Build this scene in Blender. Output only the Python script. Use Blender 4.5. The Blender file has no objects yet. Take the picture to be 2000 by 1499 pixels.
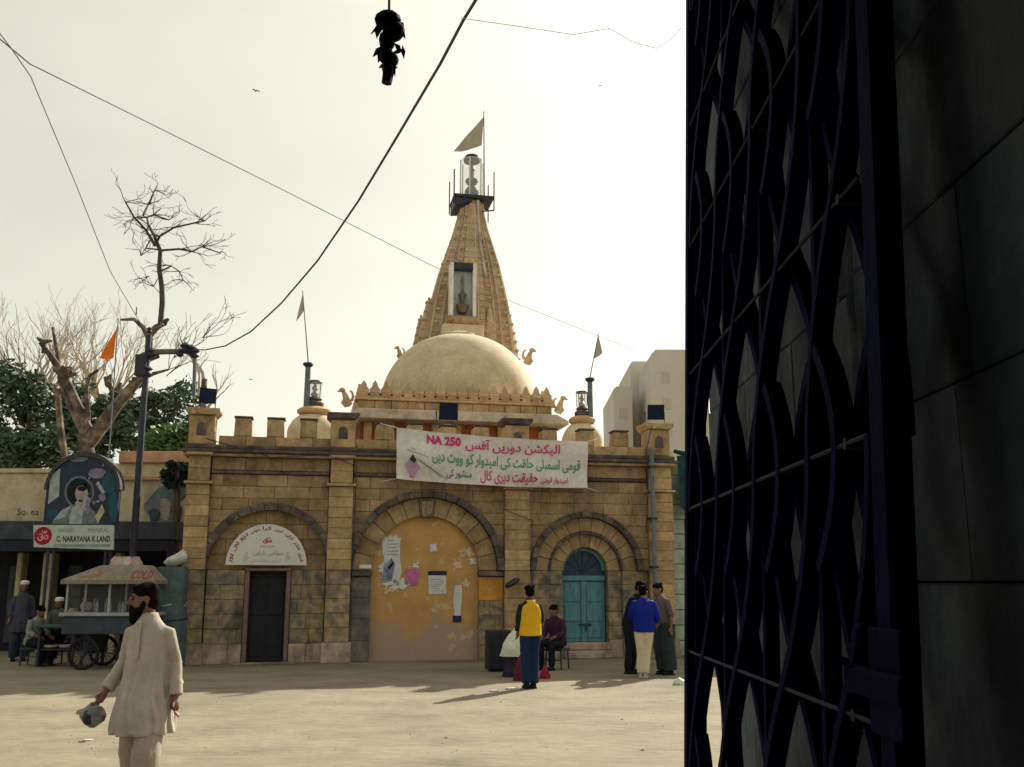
import bpy, bmesh, math, random
from math import sin, cos, tan, pi, radians, sqrt, atan2
from mathutils import Vector, Matrix, Quaternion
random.seed(7)
SC = bpy.context.scene
COL = SC.collection

# ------------------------------------------------------------------ camera
F, EH, TH = 1925.0, 1.68, radians(11.4)
cd = bpy.data.cameras.new('camera')
cam = bpy.data.objects.new('camera', cd); COL.objects.link(cam)
cam.location = (0, 0, EH); cam.rotation_euler = (pi/2 + TH, 0, 0)
cd.sensor_width = 36; cd.lens = 36*F/2000; cd.clip_start = .05; cd.clip_end = 3000
SC.camera = cam

# ------------------------------------------------------------------ sky, sun, exposure
SUN_AZ, SUN_EL = radians(34), radians(34)
w = bpy.data.worlds.new('World'); SC.world = w; w.use_nodes = True
nt = w.node_tree; N = nt.nodes; L = nt.links; N.clear()
sky = N.new('ShaderNodeTexSky'); sky.sky_type = 'NISHITA'; sky.sun_disc = False
sky.sun_elevation = SUN_EL; sky.sun_rotation = SUN_AZ
sky.air_density = 1.0; sky.dust_density = 4.0; sky.ozone_density = 1.0
bw = N.new('ShaderNodeRGBToBW'); L.new(sky.outputs[0], bw.inputs[0])
tint = N.new('ShaderNodeMix'); tint.data_type = 'RGBA'; tint.blend_type = 'MULTIPLY'; tint.inputs[0].default_value = 1
L.new(bw.outputs[0], tint.inputs[6]); tint.inputs[7].default_value = (1.04, 1.03, .87, 1)
hz = N.new('ShaderNodeMix'); hz.data_type = 'RGBA'; hz.inputs[0].default_value = .80     # hazy: colour mostly washed out
L.new(sky.outputs[0], hz.inputs[6]); L.new(tint.outputs[2], hz.inputs[7])
tc = N.new('ShaderNodeTexCoord'); mp = N.new('ShaderNodeMapping'); mp.inputs['Scale'].default_value = (1.2, 1.2, 3.2)
L.new(tc.outputs['Generated'], mp.inputs[0])
cn = N.new('ShaderNodeTexNoise'); cn.inputs['Scale'].default_value = 1.7; cn.inputs['Detail'].default_value = 6; cn.inputs['Roughness'].default_value = .55
L.new(mp.outputs[0], cn.inputs[0])
cr = N.new('ShaderNodeMapRange'); cr.inputs[1].default_value = .3; cr.inputs[2].default_value = .7; cr.inputs[3].default_value = .94; cr.inputs[4].default_value = 1.07
L.new(cn.outputs[0], cr.inputs[0])
cm = N.new('ShaderNodeMix'); cm.data_type = 'RGBA'; cm.blend_type = 'MULTIPLY'; cm.inputs[0].default_value = 1
veil = N.new('ShaderNodeMix'); veil.data_type = 'RGBA'; veil.inputs[0].default_value = .62      # thin bright overcast veil over the whole sky
L.new(hz.outputs[2], veil.inputs[6]); veil.inputs[7].default_value = (5.0, 4.95, 4.1, 1)
L.new(veil.outputs[2], cm.inputs[6]); L.new(cr.outputs[0], cm.inputs[7])
bg = N.new('ShaderNodeBackground'); bg.inputs[1].default_value = .108; L.new(cm.outputs[2], bg.inputs[0])
wo = N.new('ShaderNodeOutputWorld'); L.new(bg.outputs[0], wo.inputs[0])
sd = bpy.data.lights.new('sun', 'SUN'); sd.energy = 5.0; sd.angle = radians(.8); sd.color = (1, .93, .8)
sun = bpy.data.objects.new('sun', sd); COL.objects.link(sun)
SV = Vector((sin(SUN_AZ)*cos(SUN_EL), cos(SUN_AZ)*cos(SUN_EL), sin(SUN_EL)))
sun.rotation_euler = SV.to_track_quat('Z', 'Y').to_euler(); sun.location = SV*40
SC.view_settings.view_transform = 'Standard'; SC.view_settings.look = 'None'
SC.view_settings.gamma = 1; SC.view_settings.use_curve_mapping = False
SC.view_settings.exposure = 0.72

# ------------------------------------------------------------------ measuring helpers (photo pixel -> real place at a known distance)
CP = Vector((0, 0, EH))
def ray(px, py):
    cx = (px-1000)/F; cy = (749.5-py)/F
    return Vector((cx, cos(TH)-cy*sin(TH), sin(TH)+cy*cos(TH)))
def at(px, py, Y):
    d = ray(px, py); return CP + d*(Y/d.y)
def gnd(px, py):
    d = ray(px, py); return CP + d*(-EH/d.z)
FO = gnd(357, 1299); FE = gnd(1303, 1284); FA = atan2(FE.y-FO.y, FE.x-FO.x)
EX = Vector((cos(FA), sin(FA), 0)); EY = Vector((-sin(FA), cos(FA), 0))
def loc(px, py, v=0.0):
    d = ray(px, py); t = (v-(CP-FO).dot(EY))/d.dot(EY); p = CP+d*t
    return (p-FO).dot(EX), p.z
def fw(u, v, z): return FO + EX*u + EY*v + Vector((0, 0, z))

# ------------------------------------------------------------------ materials
MATS = {}
def mk(name, col, rough=.85, var=.22, scale=6, bump=.15, col2=None, rnd=0, metal=0, detail=5, ramp=None, bscale=None, stretch=None, spec=.3, grime=0, gcol=(.32, .33, .38), fine=.18):
    if name in MATS: return MATS[name]
    m = bpy.data.materials.new(name); m.use_nodes = True; MATS[name] = m
    n = m.node_tree.nodes; l = m.node_tree.links; b = n['Principled BSDF']
    b.inputs['Roughness'].default_value = rough; b.inputs['Metallic'].default_value = metal
    b.inputs['Specular IOR Level'].default_value = spec
    t = n.new('ShaderNodeTexCoord'); src = t.outputs['Object']
    if stretch:
        mpg = n.new('ShaderNodeMapping'); mpg.inputs['Scale'].default_value = stretch; l.new(src, mpg.inputs[0]); src = mpg.outputs[0]
    z = n.new('ShaderNodeTexNoise'); z.inputs['Scale'].default_value = scale; z.inputs['Detail'].default_value = detail; z.inputs['Roughness'].default_value = .62
    l.new(src, z.inputs[0])
    r = n.new('ShaderNodeValToRGB'); e = r.color_ramp
    if ramp:
        e.elements[0].position = ramp[0][0]; e.elements[0].color = (*ramp[0][1], 1)
        e.elements[1].position = ramp[-1][0]; e.elements[1].color = (*ramp[-1][1], 1)
        for p, c in ramp[1:-1]:
            q = e.elements.new(p); q.color = (*c, 1)
    else:
        c2 = col2 or tuple(min(1, c*(1+var)) for c in col)
        e.elements[0].position = .3; e.elements[0].color = (*[c*(1-var) for c in col], 1)
        e.elements[1].position = .7; e.elements[1].color = (*c2, 1)
    l.new(z.outputs[0], r.inputs[0]); out = r.outputs[0]
    if grime:      # soot and rain streaks, longer than wide, with a shape of their own
        mg = n.new('ShaderNodeMapping'); mg.inputs['Scale'].default_value = (1.5, 1.5, .55); l.new(t.outputs['Object'], mg.inputs[0])
        zg = n.new('ShaderNodeTexNoise'); zg.inputs['Scale'].default_value = 1.1; zg.inputs['Detail'].default_value = 9; zg.inputs['Roughness'].default_value = .68; l.new(mg.outputs[0], zg.inputs[0])
        rg = n.new('ShaderNodeMapRange'); rg.inputs[1].default_value = .47; rg.inputs[2].default_value = .68; rg.inputs[4].default_value = grime; l.new(zg.outputs[0], rg.inputs[0])
        xg = n.new('ShaderNodeMix'); xg.data_type = 'RGBA'; xg.blend_type = 'MULTIPLY'; l.new(rg.outputs[0], xg.inputs[0]); l.new(out, xg.inputs[6]); xg.inputs[7].default_value = (*gcol, 1); out = xg.outputs[2]
    if rnd:
        oi = n.new('ShaderNodeObjectInfo'); mr = n.new('ShaderNodeMapRange'); mr.inputs[3].default_value = 1-rnd; mr.inputs[4].default_value = 1+rnd
        l.new(oi.outputs['Random'], mr.inputs[0])
        mx = n.new('ShaderNodeMix'); mx.data_type = 'RGBA'; mx.blend_type = 'MULTIPLY'; mx.inputs[0].default_value = 1
        l.new(out, mx.inputs[6]); l.new(mr.outputs[0], mx.inputs[7]); out = mx.outputs[2]
    if bump:       # fine mottling of the surface
        zf = n.new('ShaderNodeTexNoise'); zf.inputs['Scale'].default_value = (bscale or scale*5)*.9; zf.inputs['Detail'].default_value = 8; zf.inputs['Roughness'].default_value = .7; l.new(src, zf.inputs[0])
        rf = n.new('ShaderNodeMapRange'); rf.inputs[1].default_value = .32; rf.inputs[2].default_value = .68; rf.inputs[3].default_value = 1-fine; rf.inputs[4].default_value = 1+fine*.7; l.new(zf.outputs[0], rf.inputs[0])
        xf = n.new('ShaderNodeMix'); xf.data_type = 'RGBA'; xf.blend_type = 'MULTIPLY'; xf.inputs[0].default_value = 1; l.new(out, xf.inputs[6]); l.new(rf.outputs[0], xf.inputs[7]); out = xf.outputs[2]
    l.new(out, b.inputs['Base Color'])
    if bump:
        z2 = n.new('ShaderNodeTexNoise'); z2.inputs['Scale'].default_value = bscale or scale*5; z2.inputs['Detail'].default_value = 6
        l.new(src, z2.inputs[0]); bp = n.new('ShaderNodeBump'); bp.inputs['Strength'].default_value = bump; bp.inputs['Distance'].default_value = .02
        l.new(z2.outputs[0], bp.inputs['Height']); l.new(bp.outputs[0], b.inputs['Normal'])
    return m

stone = mk('sandstone', (.33, .225, .105), scale=2.6, rnd=.2, bump=.5, bscale=14, detail=9, grime=.6, fine=.26, ramp=[(.26, (.17, .12, .068)), (.40, (.33, .222, .11)), (.54, (.42, .285, .145)), (.75, (.48, .335, .18))])
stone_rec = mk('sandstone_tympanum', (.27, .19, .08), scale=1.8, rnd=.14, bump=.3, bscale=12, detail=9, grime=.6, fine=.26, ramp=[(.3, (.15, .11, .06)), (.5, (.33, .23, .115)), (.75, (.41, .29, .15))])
bay = mk('bay_sandstone', (.33, .24, .135), scale=1.9, rnd=.2, bump=.6, bscale=12, detail=10, grime=.7, fine=.3, ramp=[(.28, (.12, .09, .06)), (.40, (.25, .173, .093)), (.54, (.33, .232, .125)), (.75, (.39, .285, .165))])
dark_st = mk('dark_moulding', (.085, .072, .07), scale=4, rnd=.25, bump=.3, ramp=[(.3, (.035, .033, .04)), (.55, (.09, .075, .07)), (.78, (.22, .17, .11))])  # darker mottled stone for hoods, cornice and copings
lower = mk('patched_plaster', (.25, .2, .13), scale=1.5, rnd=.12, bump=.9, bscale=7, detail=10, grime=.75, fine=.45, ramp=[(.28, (.075, .068, .06)), (.40, (.17, .145, .11)), (.46, (.30, .24, .155)), (.51, (.29, .215, .105)), (.57, (.20, .175, .14)), (.64, (.12, .112, .105)), (.72, (.27, .235, .19)), (.8, (.40, .34, .265))])
plinth = mk('plinth_stone', (.36, .26, .19), scale=3, rnd=.15, bump=.4, ramp=[(.3, (.17, .13, .11)), (.5, (.36, .275, .21)), (.7, (.47, .36, .28))], grime=.6)
grimy = mk('grimy_jamb', (.15, .14, .13), scale=2.5, bump=.3, ramp=[(.3, (.06, .065, .075)), (.52, (.14, .13, .12)), (.7, (.3, .25, .19))])
orange_rect = mk('orange_jamb_paint', (.5, .24, .05), scale=4, var=.25)
black_paint = mk('black_gate_paint', (.005, .006, .05), rough=.75, var=.4, scale=12, bump=.1, spec=.02)
black_door = mk('black_door_wood', (.012, .012, .02), rough=.6, var=.4)
frame_pink = mk('door_frame_paint', (.17, .11, .105), scale=5, var=.3)
blue_door = mk('blue_door_paint', (.08, .205, .25), scale=5, var=.3, rough=.6, bump=.2, stretch=(3, 3, .6))
blue_dark = mk('blue_fanlight', (.012, .035, .07), var=.4, rough=.4)
cream = mk('cream_limewash', (.56, .46, .31), scale=2.2, bump=.2, bscale=20, detail=8, ramp=[(.22, (.42, .33, .2)), (.42, (.54, .43, .28)), (.6, (.6, .5, .35)), (.8, (.63, .54, .39))], grime=.35, gcol=(.6, .55, .5))
spire_st = mk('spire_stone', (.45, .3, .16), scale=1.6, bump=.4, bscale=10, rnd=.12, detail=7, grime=.4, gcol=(.55, .5, .46), ramp=[(.3, (.40, .29, .18)), (.5, (.53, .395, .25)), (.7, (.6, .46, .31))])
orng_st = mk('ochre_band', (.5, .27, .09), scale=3, bump=.3, rnd=.15, detail=7, ramp=[(.28, (.27, .17, .09)), (.48, (.47, .3, .14)), (.68, (.56, .4, .23))], grime=.5)
red_wall = mk('red_ochre_wall', (.3, .09, .05), scale=2.5, var=.35)
white_eave = mk('white_eave', (.5, .43, .33), scale=2, bump=.3, detail=7, ramp=[(.3, (.3, .24, .18)), (.5, (.5, .43, .34)), (.7, (.58, .51, .42))], grime=.5)
white_pnt = mk('white_paint', (.7, .68, .62), scale=3, var=.1)
iron = mk('iron', (.03, .034, .05), rough=.55, var=.4, scale=9)
grey_iron = mk('grey_painted_iron', (.12, .15, .18), rough=.55, var=.25)
brass = mk('tarnished_brass', (.16, .13, .1), rough=.4, var=.35, metal=.5)
flag_w = mk('faded_white_cloth', (.42, .37, .31), rough=.95, var=.12)
flag_o = mk('saffron_cloth', (.75, .17, .015), rough=.9, var=.15)
bark = mk('bark', (.11, .085, .06), scale=5, bump=.6, var=.4)
bark_pale = mk('pale_bark', (.3, .215, .15), scale=3, bump=.5, ramp=[(.38, (.045, .04, .04)), (.52, (.11, .09, .075)), (.68, (.3, .22, .16))])
twig_m = mk('twigs', (.42, .36, .28), var=.3, bump=0)  # paled to imitate haze over the far trees
twig_d = mk('dark_twigs', (.07, .06, .06), var=.3, bump=0)
leaf_a = mk('leaves', (.075, .115, .075), rough=.6, var=.5, scale=1.3, bump=0)
leaf_b = mk('leaves_bright', (.085, .15, .05), rough=.6, var=.5, scale=1.3, bump=0)
skin = mk('skin', (.17, .085, .05), rough=.6, var=.1, bump=.05)
hair = mk('black_hair', (.006, .005, .006), rough=.95, var=.4, scale=60, bump=.6, bscale=120, spec=.05)
glass = bpy.data.materials.new('glass'); glass.use_nodes = True
gb = glass.node_tree.nodes['Principled BSDF']; gb.inputs['Base Color'].default_value = (.9, .93, .92, 1); gb.inputs['Roughness'].default_value = .08
gb.inputs['Alpha'].default_value = .24

# ground: dusty packed earth over old asphalt
ground_m = mk('dusty_ground', (.4, .34, .22), scale=.55, bump=.8, bscale=5, detail=12, fine=.16, grime=.45, gcol=(.66, .65, .64), stretch=(1, 1.6, 1), rough=.95, ramp=[(.28, (.125, .108, .078)), (.42, (.19, .163, .11)), (.56, (.225, .192, .128)), (.74, (.265, .226, .154))])

# ------------------------------------------------------------------ mesh builder
class MB:
    def __init__(s): s.v = []; s.f = []; s.m = []
    def add(s, vs, fs, mi=0):
        o = len(s.v); s.v += [tuple(v) for v in vs]; s.f += [tuple(i+o for i in f) for f in fs]; s.m += [mi]*len(fs); return s
    def box(s, a, b, mi=0, bev=0):
        (x0, y0, z0), (x1, y1, z1) = a, b
        if not bev:
            return s.add([(x0,y0,z0),(x1,y0,z0),(x1,y1,z0),(x0,y1,z0),(x0,y0,z1),(x1,y0,z1),(x1,y1,z1),(x0,y1,z1)],
                [(0,3,2,1),(4,5,6,7),(0,1,5,4),(1,2,6,5),(2,3,7,6),(3,0,4,7)], mi)
        bm = bmesh.new(); bmesh.ops.create_cube(bm, size=1)
        for v in bm.verts: v.co = Vector(((v.co.x+.5)*(x1-x0)+x0, (v.co.y+.5)*(y1-y0)+y0, (v.co.z+.5)*(z1-z0)+z0))
        bmesh.ops.bevel(bm, geom=bm.edges[:], offset=bev, segments=1, affect='EDGES')
        bm.verts.index_update()
        s.add([v.co[:] for v in bm.verts], [[v.index for v in f.verts] for f in bm.faces], mi); bm.free(); return s
    def tube(s, pts, rad, n=8, mi=0, cap=True, ell=None):
        pts = [Vector(p) for p in pts]; k = len(pts)
        if not hasattr(rad, '__len__'): rad = [rad]*k
        base = len(s.v); up = Vector((0, 0, 1)); prev = None
        for i, p in enumerate(pts):
            d = (pts[min(i+1, k-1)]-pts[max(i-1, 0)]).normalized()
            if prev is None:
                a = d.cross(up)
                if a.length < .05: a = d.cross(Vector((0, 1, 0)))
                a.normalize()
            else:
                a = prev - d*prev.dot(d)
                a = a.normalized() if a.length > 1e-6 else d.orthogonal().normalized()
            prev = a; b = d.cross(a); r = rad[i]
            for j in range(n):
                t = 2*pi*j/n; s.v.append(tuple(p + a*cos(t)*r + b*sin(t)*r))
        for i in range(k-1):
            for j in range(n):
                s.f.append((base+i*n+j, base+i*n+(j+1)%n, base+(i+1)*n+(j+1)%n, base+(i+1)*n+j)); s.m.append(mi)
        if cap:
            s.f.append(tuple(base+j for j in reversed(range(n)))); s.m.append(mi)
            s.f.append(tuple(base+(k-1)*n+j for j in range(n))); s.m.append(mi)
        return s
    def lathe(s, prof, n=24, c=(0, 0, 0), mi=0, sq=None):
        base = len(s.v); k = len(prof)
        for r, z in prof:
            for j in range(n):
                t = 2*pi*j/n; s.v.append((c[0]+r*cos(t), c[1]+r*sin(t), c[2]+z))
        for i in range(k-1):
            for j in range(n):
                s.f.append((base+i*n+j, base+i*n+(j+1)%n, base+(i+1)*n+(j+1)%n, base+(i+1)*n+j)); s.m.append(mi)
        s.f.append(tuple(base+j for j in reversed(range(n)))); s.m.append(mi)
        s.f.append(tuple(base+(k-1)*n+j for j in range(n))); s.m.append(mi)
        return s
    def loft(s, rings, mi=0):            # rings: lists of equal length, capped
        base = len(s.v); n = len(rings[0]); k = len(rings)
        for r in rings: s.v += [tuple(p) for p in r]
        for i in range(k-1):
            for j in range(n):
                s.f.append((base+i*n+j, base+i*n+(j+1)%n, base+(i+1)*n+(j+1)%n, base+(i+1)*n+j)); s.m.append(mi)
        s.f.append(tuple(base+j for j in reversed(range(n)))); s.m.append(mi)
        s.f.append(tuple(base+(k-1)*n+j for j in range(n))); s.m.append(mi)
        return s
    def ell(s, c, r, n=14, k=8, mi=0, rot=None):
        rings = []
        for i in range(k+1):
            ph = -pi/2 + pi*(i+.02 if i == 0 else (i-.02 if i == k else i))/k
            ring = []
            for j in range(n):
                t = 2*pi*j/n; p = Vector((r[0]*cos(ph)*cos(t), r[1]*cos(ph)*sin(t), r[2]*sin(ph)))
                if rot: p = rot @ p
                ring.append(Vector(c)+p)
            rings.append(ring)
        return s.loft(rings, mi)
    def prism(s, poly, v0, v1, bev=0, mi=0):   # poly in (u,z), extruded along y from front v0 to back v1
        n = len(poly)
        if bev:
            cu = sum(p[0] for p in poly)/n; cz = sum(p[1] for p in poly)/n
            sg = lambda x: max(-1, min(1, x/.03))
            fr = [(p[0]+sg(cu-p[0])*bev, v0, p[1]+sg(cz-p[1])*bev) for p in poly]
            rings = [fr, [(p[0], v0+bev, p[1]) for p in poly], [(p[0], v1, p[1]) for p in poly]]
        else:
            rings = [[(p[0], v0, p[1]) for p in poly], [(p[0], v1, p[1]) for p in poly]]
        b = len(s.v)
        for r in rings: s.v += r
        for i in range(len(rings)-1):
            for j in range(n): s.f.append((b+i*n+j, b+(i+1)*n+j, b+(i+1)*n+(j+1)%n, b+i*n+(j+1)%n)); s.m.append(mi)
        s.f.append(tuple(b+j for j in range(n))); s.m.append(mi)
        s.f.append(tuple(b+(len(rings)-1)*n+j for j in reversed(range(n)))); s.m.append(mi)
        return s
    def mesh(s, name, mats):
        me = bpy.data.meshes.new(name); me.from_pydata(s.v, [], s.f)
        for m in (mats if isinstance(mats, (list, tuple)) else [mats]): me.materials.append(m)
        if isinstance(mats, (list, tuple)): me.polygons.foreach_set('material_index', s.m)
        bm = bmesh.new(); bm.from_mesh(me); bmesh.ops.recalc_face_normals(bm, faces=bm.faces); bm.to_mesh(me); bm.free()
        me.update(); return me
    def build(s, name, mats, parent=None, smooth=False):
        me = s.mesh(name, mats)
        if smooth:
            me.polygons.foreach_set('use_smooth', [True]*len(me.polygons))
            try: me.set_sharp_from_angle(angle=radians(38))
            except Exception: pass
        o = bpy.data.objects.new(name, me); COL.objects.link(o)
        if parent: o.parent = parent
        return o
def tag(o, label, cat, group=None):
    o['label'] = label; o['category'] = cat
    if group: o['group'] = group
    return o
def thing(name, label, cat, location=(0, 0, 0), rz=0, group=None):
    o = bpy.data.objects.new(name, None); COL.objects.link(o); o.empty_display_size = .2
    o.location = location; o.rotation_euler = (0, 0, rz); return tag(o, label, cat, group)
def struct(o, kind='structure'): o['kind'] = kind; return o
def inst(name, me, parent, location=(0, 0, 0), scale=(1, 1, 1), rot=(0, 0, 0)):
    o = bpy.data.objects.new(name, me); COL.objects.link(o); o.parent = parent; o.location = location; o.scale = scale; o.rotation_euler = rot; return o

# lettering --------------------------------------------------------------------
AR = {'ا':(0xFE8D,0xFE8E,0,0),'آ':(0xFE81,0xFE82,0,0),'ب':(0xFE8F,0xFE90,0xFE91,0xFE92),'پ':(0xFB56,0xFB57,0xFB58,0xFB59),'ت':(0xFE95,0xFE96,0xFE97,0xFE98),
 'ح':(0xFEA1,0xFEA2,0xFEA3,0xFEA4),'د':(0xFEA9,0xFEAA,0,0),'ر':(0xFEAD,0xFEAE,0,0),'س':(0xFEB1,0xFEB2,0xFEB3,0xFEB4),'ش':(0xFEB5,0xFEB6,0xFEB7,0xFEB8),
 'ف':(0xFED1,0xFED2,0xFED3,0xFED4),'ق':(0xFED5,0xFED6,0xFED7,0xFED8),'ک':(0xFB8E,0xFB8F,0xFB90,0xFB91),'گ':(0xFB92,0xFB93,0xFB94,0xFB95),'ل':(0xFEDD,0xFEDE,0xFEDF,0xFEE0),
 'م':(0xFEE1,0xFEE2,0xFEE3,0xFEE4),'ن':(0xFEE5,0xFEE6,0xFEE7,0xFEE8),'و':(0xFEED,0xFEEE,0,0),'ی':(0xFBFC,0xFBFD,0xFBFE,0xFBFF),'ں':(0xFB9E,0xFB9F,0,0)}
def urdu(t):
    out = []
    for i, c in enumerate(t):
        if c not in AR: out.append(c); continue
        a = AR[c]; pj = i > 0 and t[i-1] in AR and AR[t[i-1]][2]; nj = i < len(t)-1 and t[i+1] in AR and a[2]
        out.append(chr(a[3] if pj and nj else a[1] if pj else a[2] if nj else a[0]))
    return ''.join(reversed(out))
def text_mesh(s, width=None, height=None, ext=.002, bold=0, warp=None):
    c = bpy.data.curves.new('lettering', 'FONT'); c.body = s; c.size = 1; c.extrude = 0; c.offset = bold; c.resolution_u = 2
    o = bpy.data.objects.new('lettering', c); COL.objects.link(o)
    bpy.context.view_layer.update()
    me = bpy.data.meshes.new_from_object(o.evaluated_get(bpy.context.evaluated_depsgraph_get()))
    bpy.data.objects.remove(o); bpy.data.curves.remove(c)
    if not me.vertices: return me
    xs = [v.co.x for v in me.vertices]; ys = [v.co.y for v in me.vertices]
    x0, x1, y0, y1 = min(xs), max(xs), min(ys), max(ys)
    sx = width/(x1-x0) if width else 1; sy = height/(y1-y0) if height else sx
    if not width: sx = sy
    for v in me.vertices:
        x = (v.co.x-(x0+x1)/2)*sx; y = (v.co.y-(y0+y1)/2)*sy
        v.co = warp(x, y) if warp else (x, 0, y)
    me.update(); return me
def letter(name, s, mat, parent, location, **k):
    rot = k.pop('rot', (0, 0, 0)); me = text_mesh(s, **k)
    me.materials.clear(); me.materials.append(mat)
    return inst(name, me, parent, location, rot=rot)

# ================================================================== SETTING
g = MB(); g.add([(-700, -300, 0), (700, -300, 0), (700, 1100, 0), (-700, 1100, 0)], [(0, 1, 2, 3)])
struct(g.build('ground', ground_m))

# ================================================================== TEMPLE GATEHOUSE (the long stone front)
gate_house = thing('temple_gatehouse', 'long yellow sandstone temple front with three arches and a crenellated parapet', 'building', FO, FA)
def cut_low(u, cuts):
    z = -9
    for c in cuts:
        if c[0] == 'arc':
            d = abs(u-c[1])
            if d < c[3]: z = max(z, c[2]+sqrt(c[3]**2-d*d))
        elif c[1] < u < c[2]: z = max(z, c[3])
    return z
def block(parent, name, a, b, z0, z1, v0, v1, mat, cuts=(), bev=.007):
    us = [a+(b-a)*i/8 for i in range(9)] if cuts else [a, b]
    for c in cuts:
        if c[0] == 'arc':
            us += [c[1]-c[3], c[1]+c[3]]
            for z in (z0, z1):
                q = c[3]**2-(z-c[2])**2
                if z > c[2] and q > 0: us += [c[1]-sqrt(q), c[1]+sqrt(q)]
        else: us += [c[1], c[2]]
    us = sorted(set(round(u, 5) for u in us if a <= u <= b)); run = []; runs = []
    for i in range(len(us)-1):
        if cut_low((us[i]+us[i+1])/2, cuts) < z1-.012: run.append(i)
        elif run: runs.append(run); run = []
    if run: runs.append(run)
    for r in runs:
        ua, ub = us[r[0]], us[r[-1]+1]
        if ub-ua < .03: continue
        e = 1e-4; bot = []
        for i in r+[r[-1]+1]:
            u = us[i]; uu = min(max(u, ua+e), ub-e); bot.append((u, min(z1-.008, max(z0, cut_low(uu, cuts)))))
        poly = bot+[(ub, z1), (ua, z1)]
        if len(bot) > 2 and all(abs(p[1]-z0) < 1e-6 for p in bot): poly = [(ua, z0), (ub, z0), (ub, z1), (ua, z1)]
        MB().prism(poly, v0+random.uniform(-.006, .006), v1, bev).build(name, mat, parent)
def courses(parent, name, u0, u1, z0, z1, h, v0, v1, mat, bl=.6, cuts=(), gap=.006):
    n = max(1, round((z1-z0)/h)); hh = (z1-z0)/n
    for r in range(n):
        u = u0; first = True
        while u < u1-.02:
            l = bl*random.uniform(.8, 1.25)*(.5 if first and r % 2 else 1); first = False
            e = u+l
            if u1-e < bl*.4: e = u1
            block(parent, name, u+gap/2, min(e, u1)-gap/2, z0+r*hh+gap/2, z0+(r+1)*hh-gap/2, v0, v1, mat, cuts); u = e
def ring(parent, name, cu, cz, r0, r1, v0, v1, n, mat, a0=0, a1=pi, gap=.008, bev=.008):
    for i in range(n):
        s, e = a0+(a1-a0)*i/n, a0+(a1-a0)*(i+1)/n; k = 4; g1 = gap/r1
        poly = [(cu+r0*cos(s+g1+(e-s-2*g1)*j/k), cz+r0*sin(s+g1+(e-s-2*g1)*j/k)) for j in range(k, -1, -1)]
        poly += [(cu+r1*cos(s+g1+(e-s-2*g1)*j/k), cz+r1*sin(s+g1+(e-s-2*g1)*j/k)) for j in range(k+1)]
        MB().prism(poly, v0, v1).build(name, mat, parent)
GH = gate_house
PIL = [(-.15, .34), (2.85, 3.38), (6.79, 7.37), (10.22, 10.81)]
SP = 1.94
# solid core and roof behind the dressed front
m = MB(); m.box((-.12, .5, 0), (10.78, 3.4, 4.6)); m.build('core_wall', stone, GH)
# bays: ashlar above the arches
A1, A2, A3 = ('arc', 1.63, SP, 1.27), ('arc', 5.03, SP, 1.65), ('arc', 8.72, SP, 1.33)
courses(GH, 'stone_block', .34, 2.85, SP, 3.98, .255, 0, .48, bay, .62, [A1])
courses(GH, 'stone_block', 3.38, 6.79, SP, 3.98, .255, 0, .48, bay, .62, [A2])
courses(GH, 'stone_block', 7.37, 10.22, SP, 3.98, .255, 0, .48, bay, .62, [A3])
# arch 1: recessed tympanum and mottled lower wall round the black door
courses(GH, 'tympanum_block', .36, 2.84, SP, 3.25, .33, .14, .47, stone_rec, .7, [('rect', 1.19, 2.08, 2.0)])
courses(GH, 'lower_block', .36, 2.84, .40, SP, .3, .05, .47, lower, .62, [('rect', 1.15, 2.12, 1.99)])
courses(GH, 'plinth_block', .36, 1.15, 0, .40, .4, -.02, .47, plinth, .5)
courses(GH, 'plinth_block', 2.12, 2.84, 0, .40, .4, -.02, .47, plinth, .36)
ring(GH, 'hood_stone', 1.63, SP, 1.27, 1.43, -.11, .3, 15, dark_st)
# arch 2: plain voussoir ring
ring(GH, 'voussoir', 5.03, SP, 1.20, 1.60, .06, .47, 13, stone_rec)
ring(GH, 'hood_stone', 5.03, SP, 1.61, 1.76, -.11, .3, 19, dark_st)
m = MB(); m.prism([(4.93, 3.1), (5.13, 3.1), (5.17, 3.46), (4.89, 3.46)], -.03, .3, .012); m.build('keystone', lower, GH)
courses(GH, 'jamb_block', 3.39, 3.83, 0, 1.80, .45, .05, .47, grimy, .6)
courses(GH, 'jamb_block', 6.23, 6.78, 0, 1.28, .32, .05, .47, lower, .4)
courses(GH, 'jamb_block', 6.23, 6.78, 1.28, 1.80, .52, .05, .47, orange_rect, .6)
for a, b in ((3.39, 3.85), (6.21, 6.78)):
    m = MB(); m.box((a, -.04, 1.81), (b, .4, 1.93), bev=.015); m.build('impost', dark_st, GH)
# arch 3: stepped orders round the blue door
ring(GH, 'hood_stone', 8.72, SP, 1.21, 1.34, -.11, .3, 15, dark_st)
ring(GH, 'voussoir', 8.72, SP, .90, 1.20, .06, .47, 11, stone_rec)
ring(GH, 'order_stone', 8.72, SP, .83, .89, .03, .40, 11, dark_st)
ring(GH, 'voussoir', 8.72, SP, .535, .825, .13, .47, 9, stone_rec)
for a, b, v in ((7.38, 7.85, .06), (7.85, 8.18, .13), (9.26, 9.59, .13), (9.59, 10.21, .06)):
    courses(GH, 'jamb_block', a, b, .4, SP, .31, v, .47, lower, .9)
    courses(GH, 'plinth_block', a, b, 0, .4, .4, v-.05, .47, plinth, .9)
m = MB(); m.box((8.185, -.12, 0), (9.255, .47, .17), bev=.02); m.build('door_step', plinth, GH)
m = MB(); m.box((8.185, .02, .175), (9.255, .47, .34), bev=.02); m.build('door_step', plinth, GH)
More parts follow.
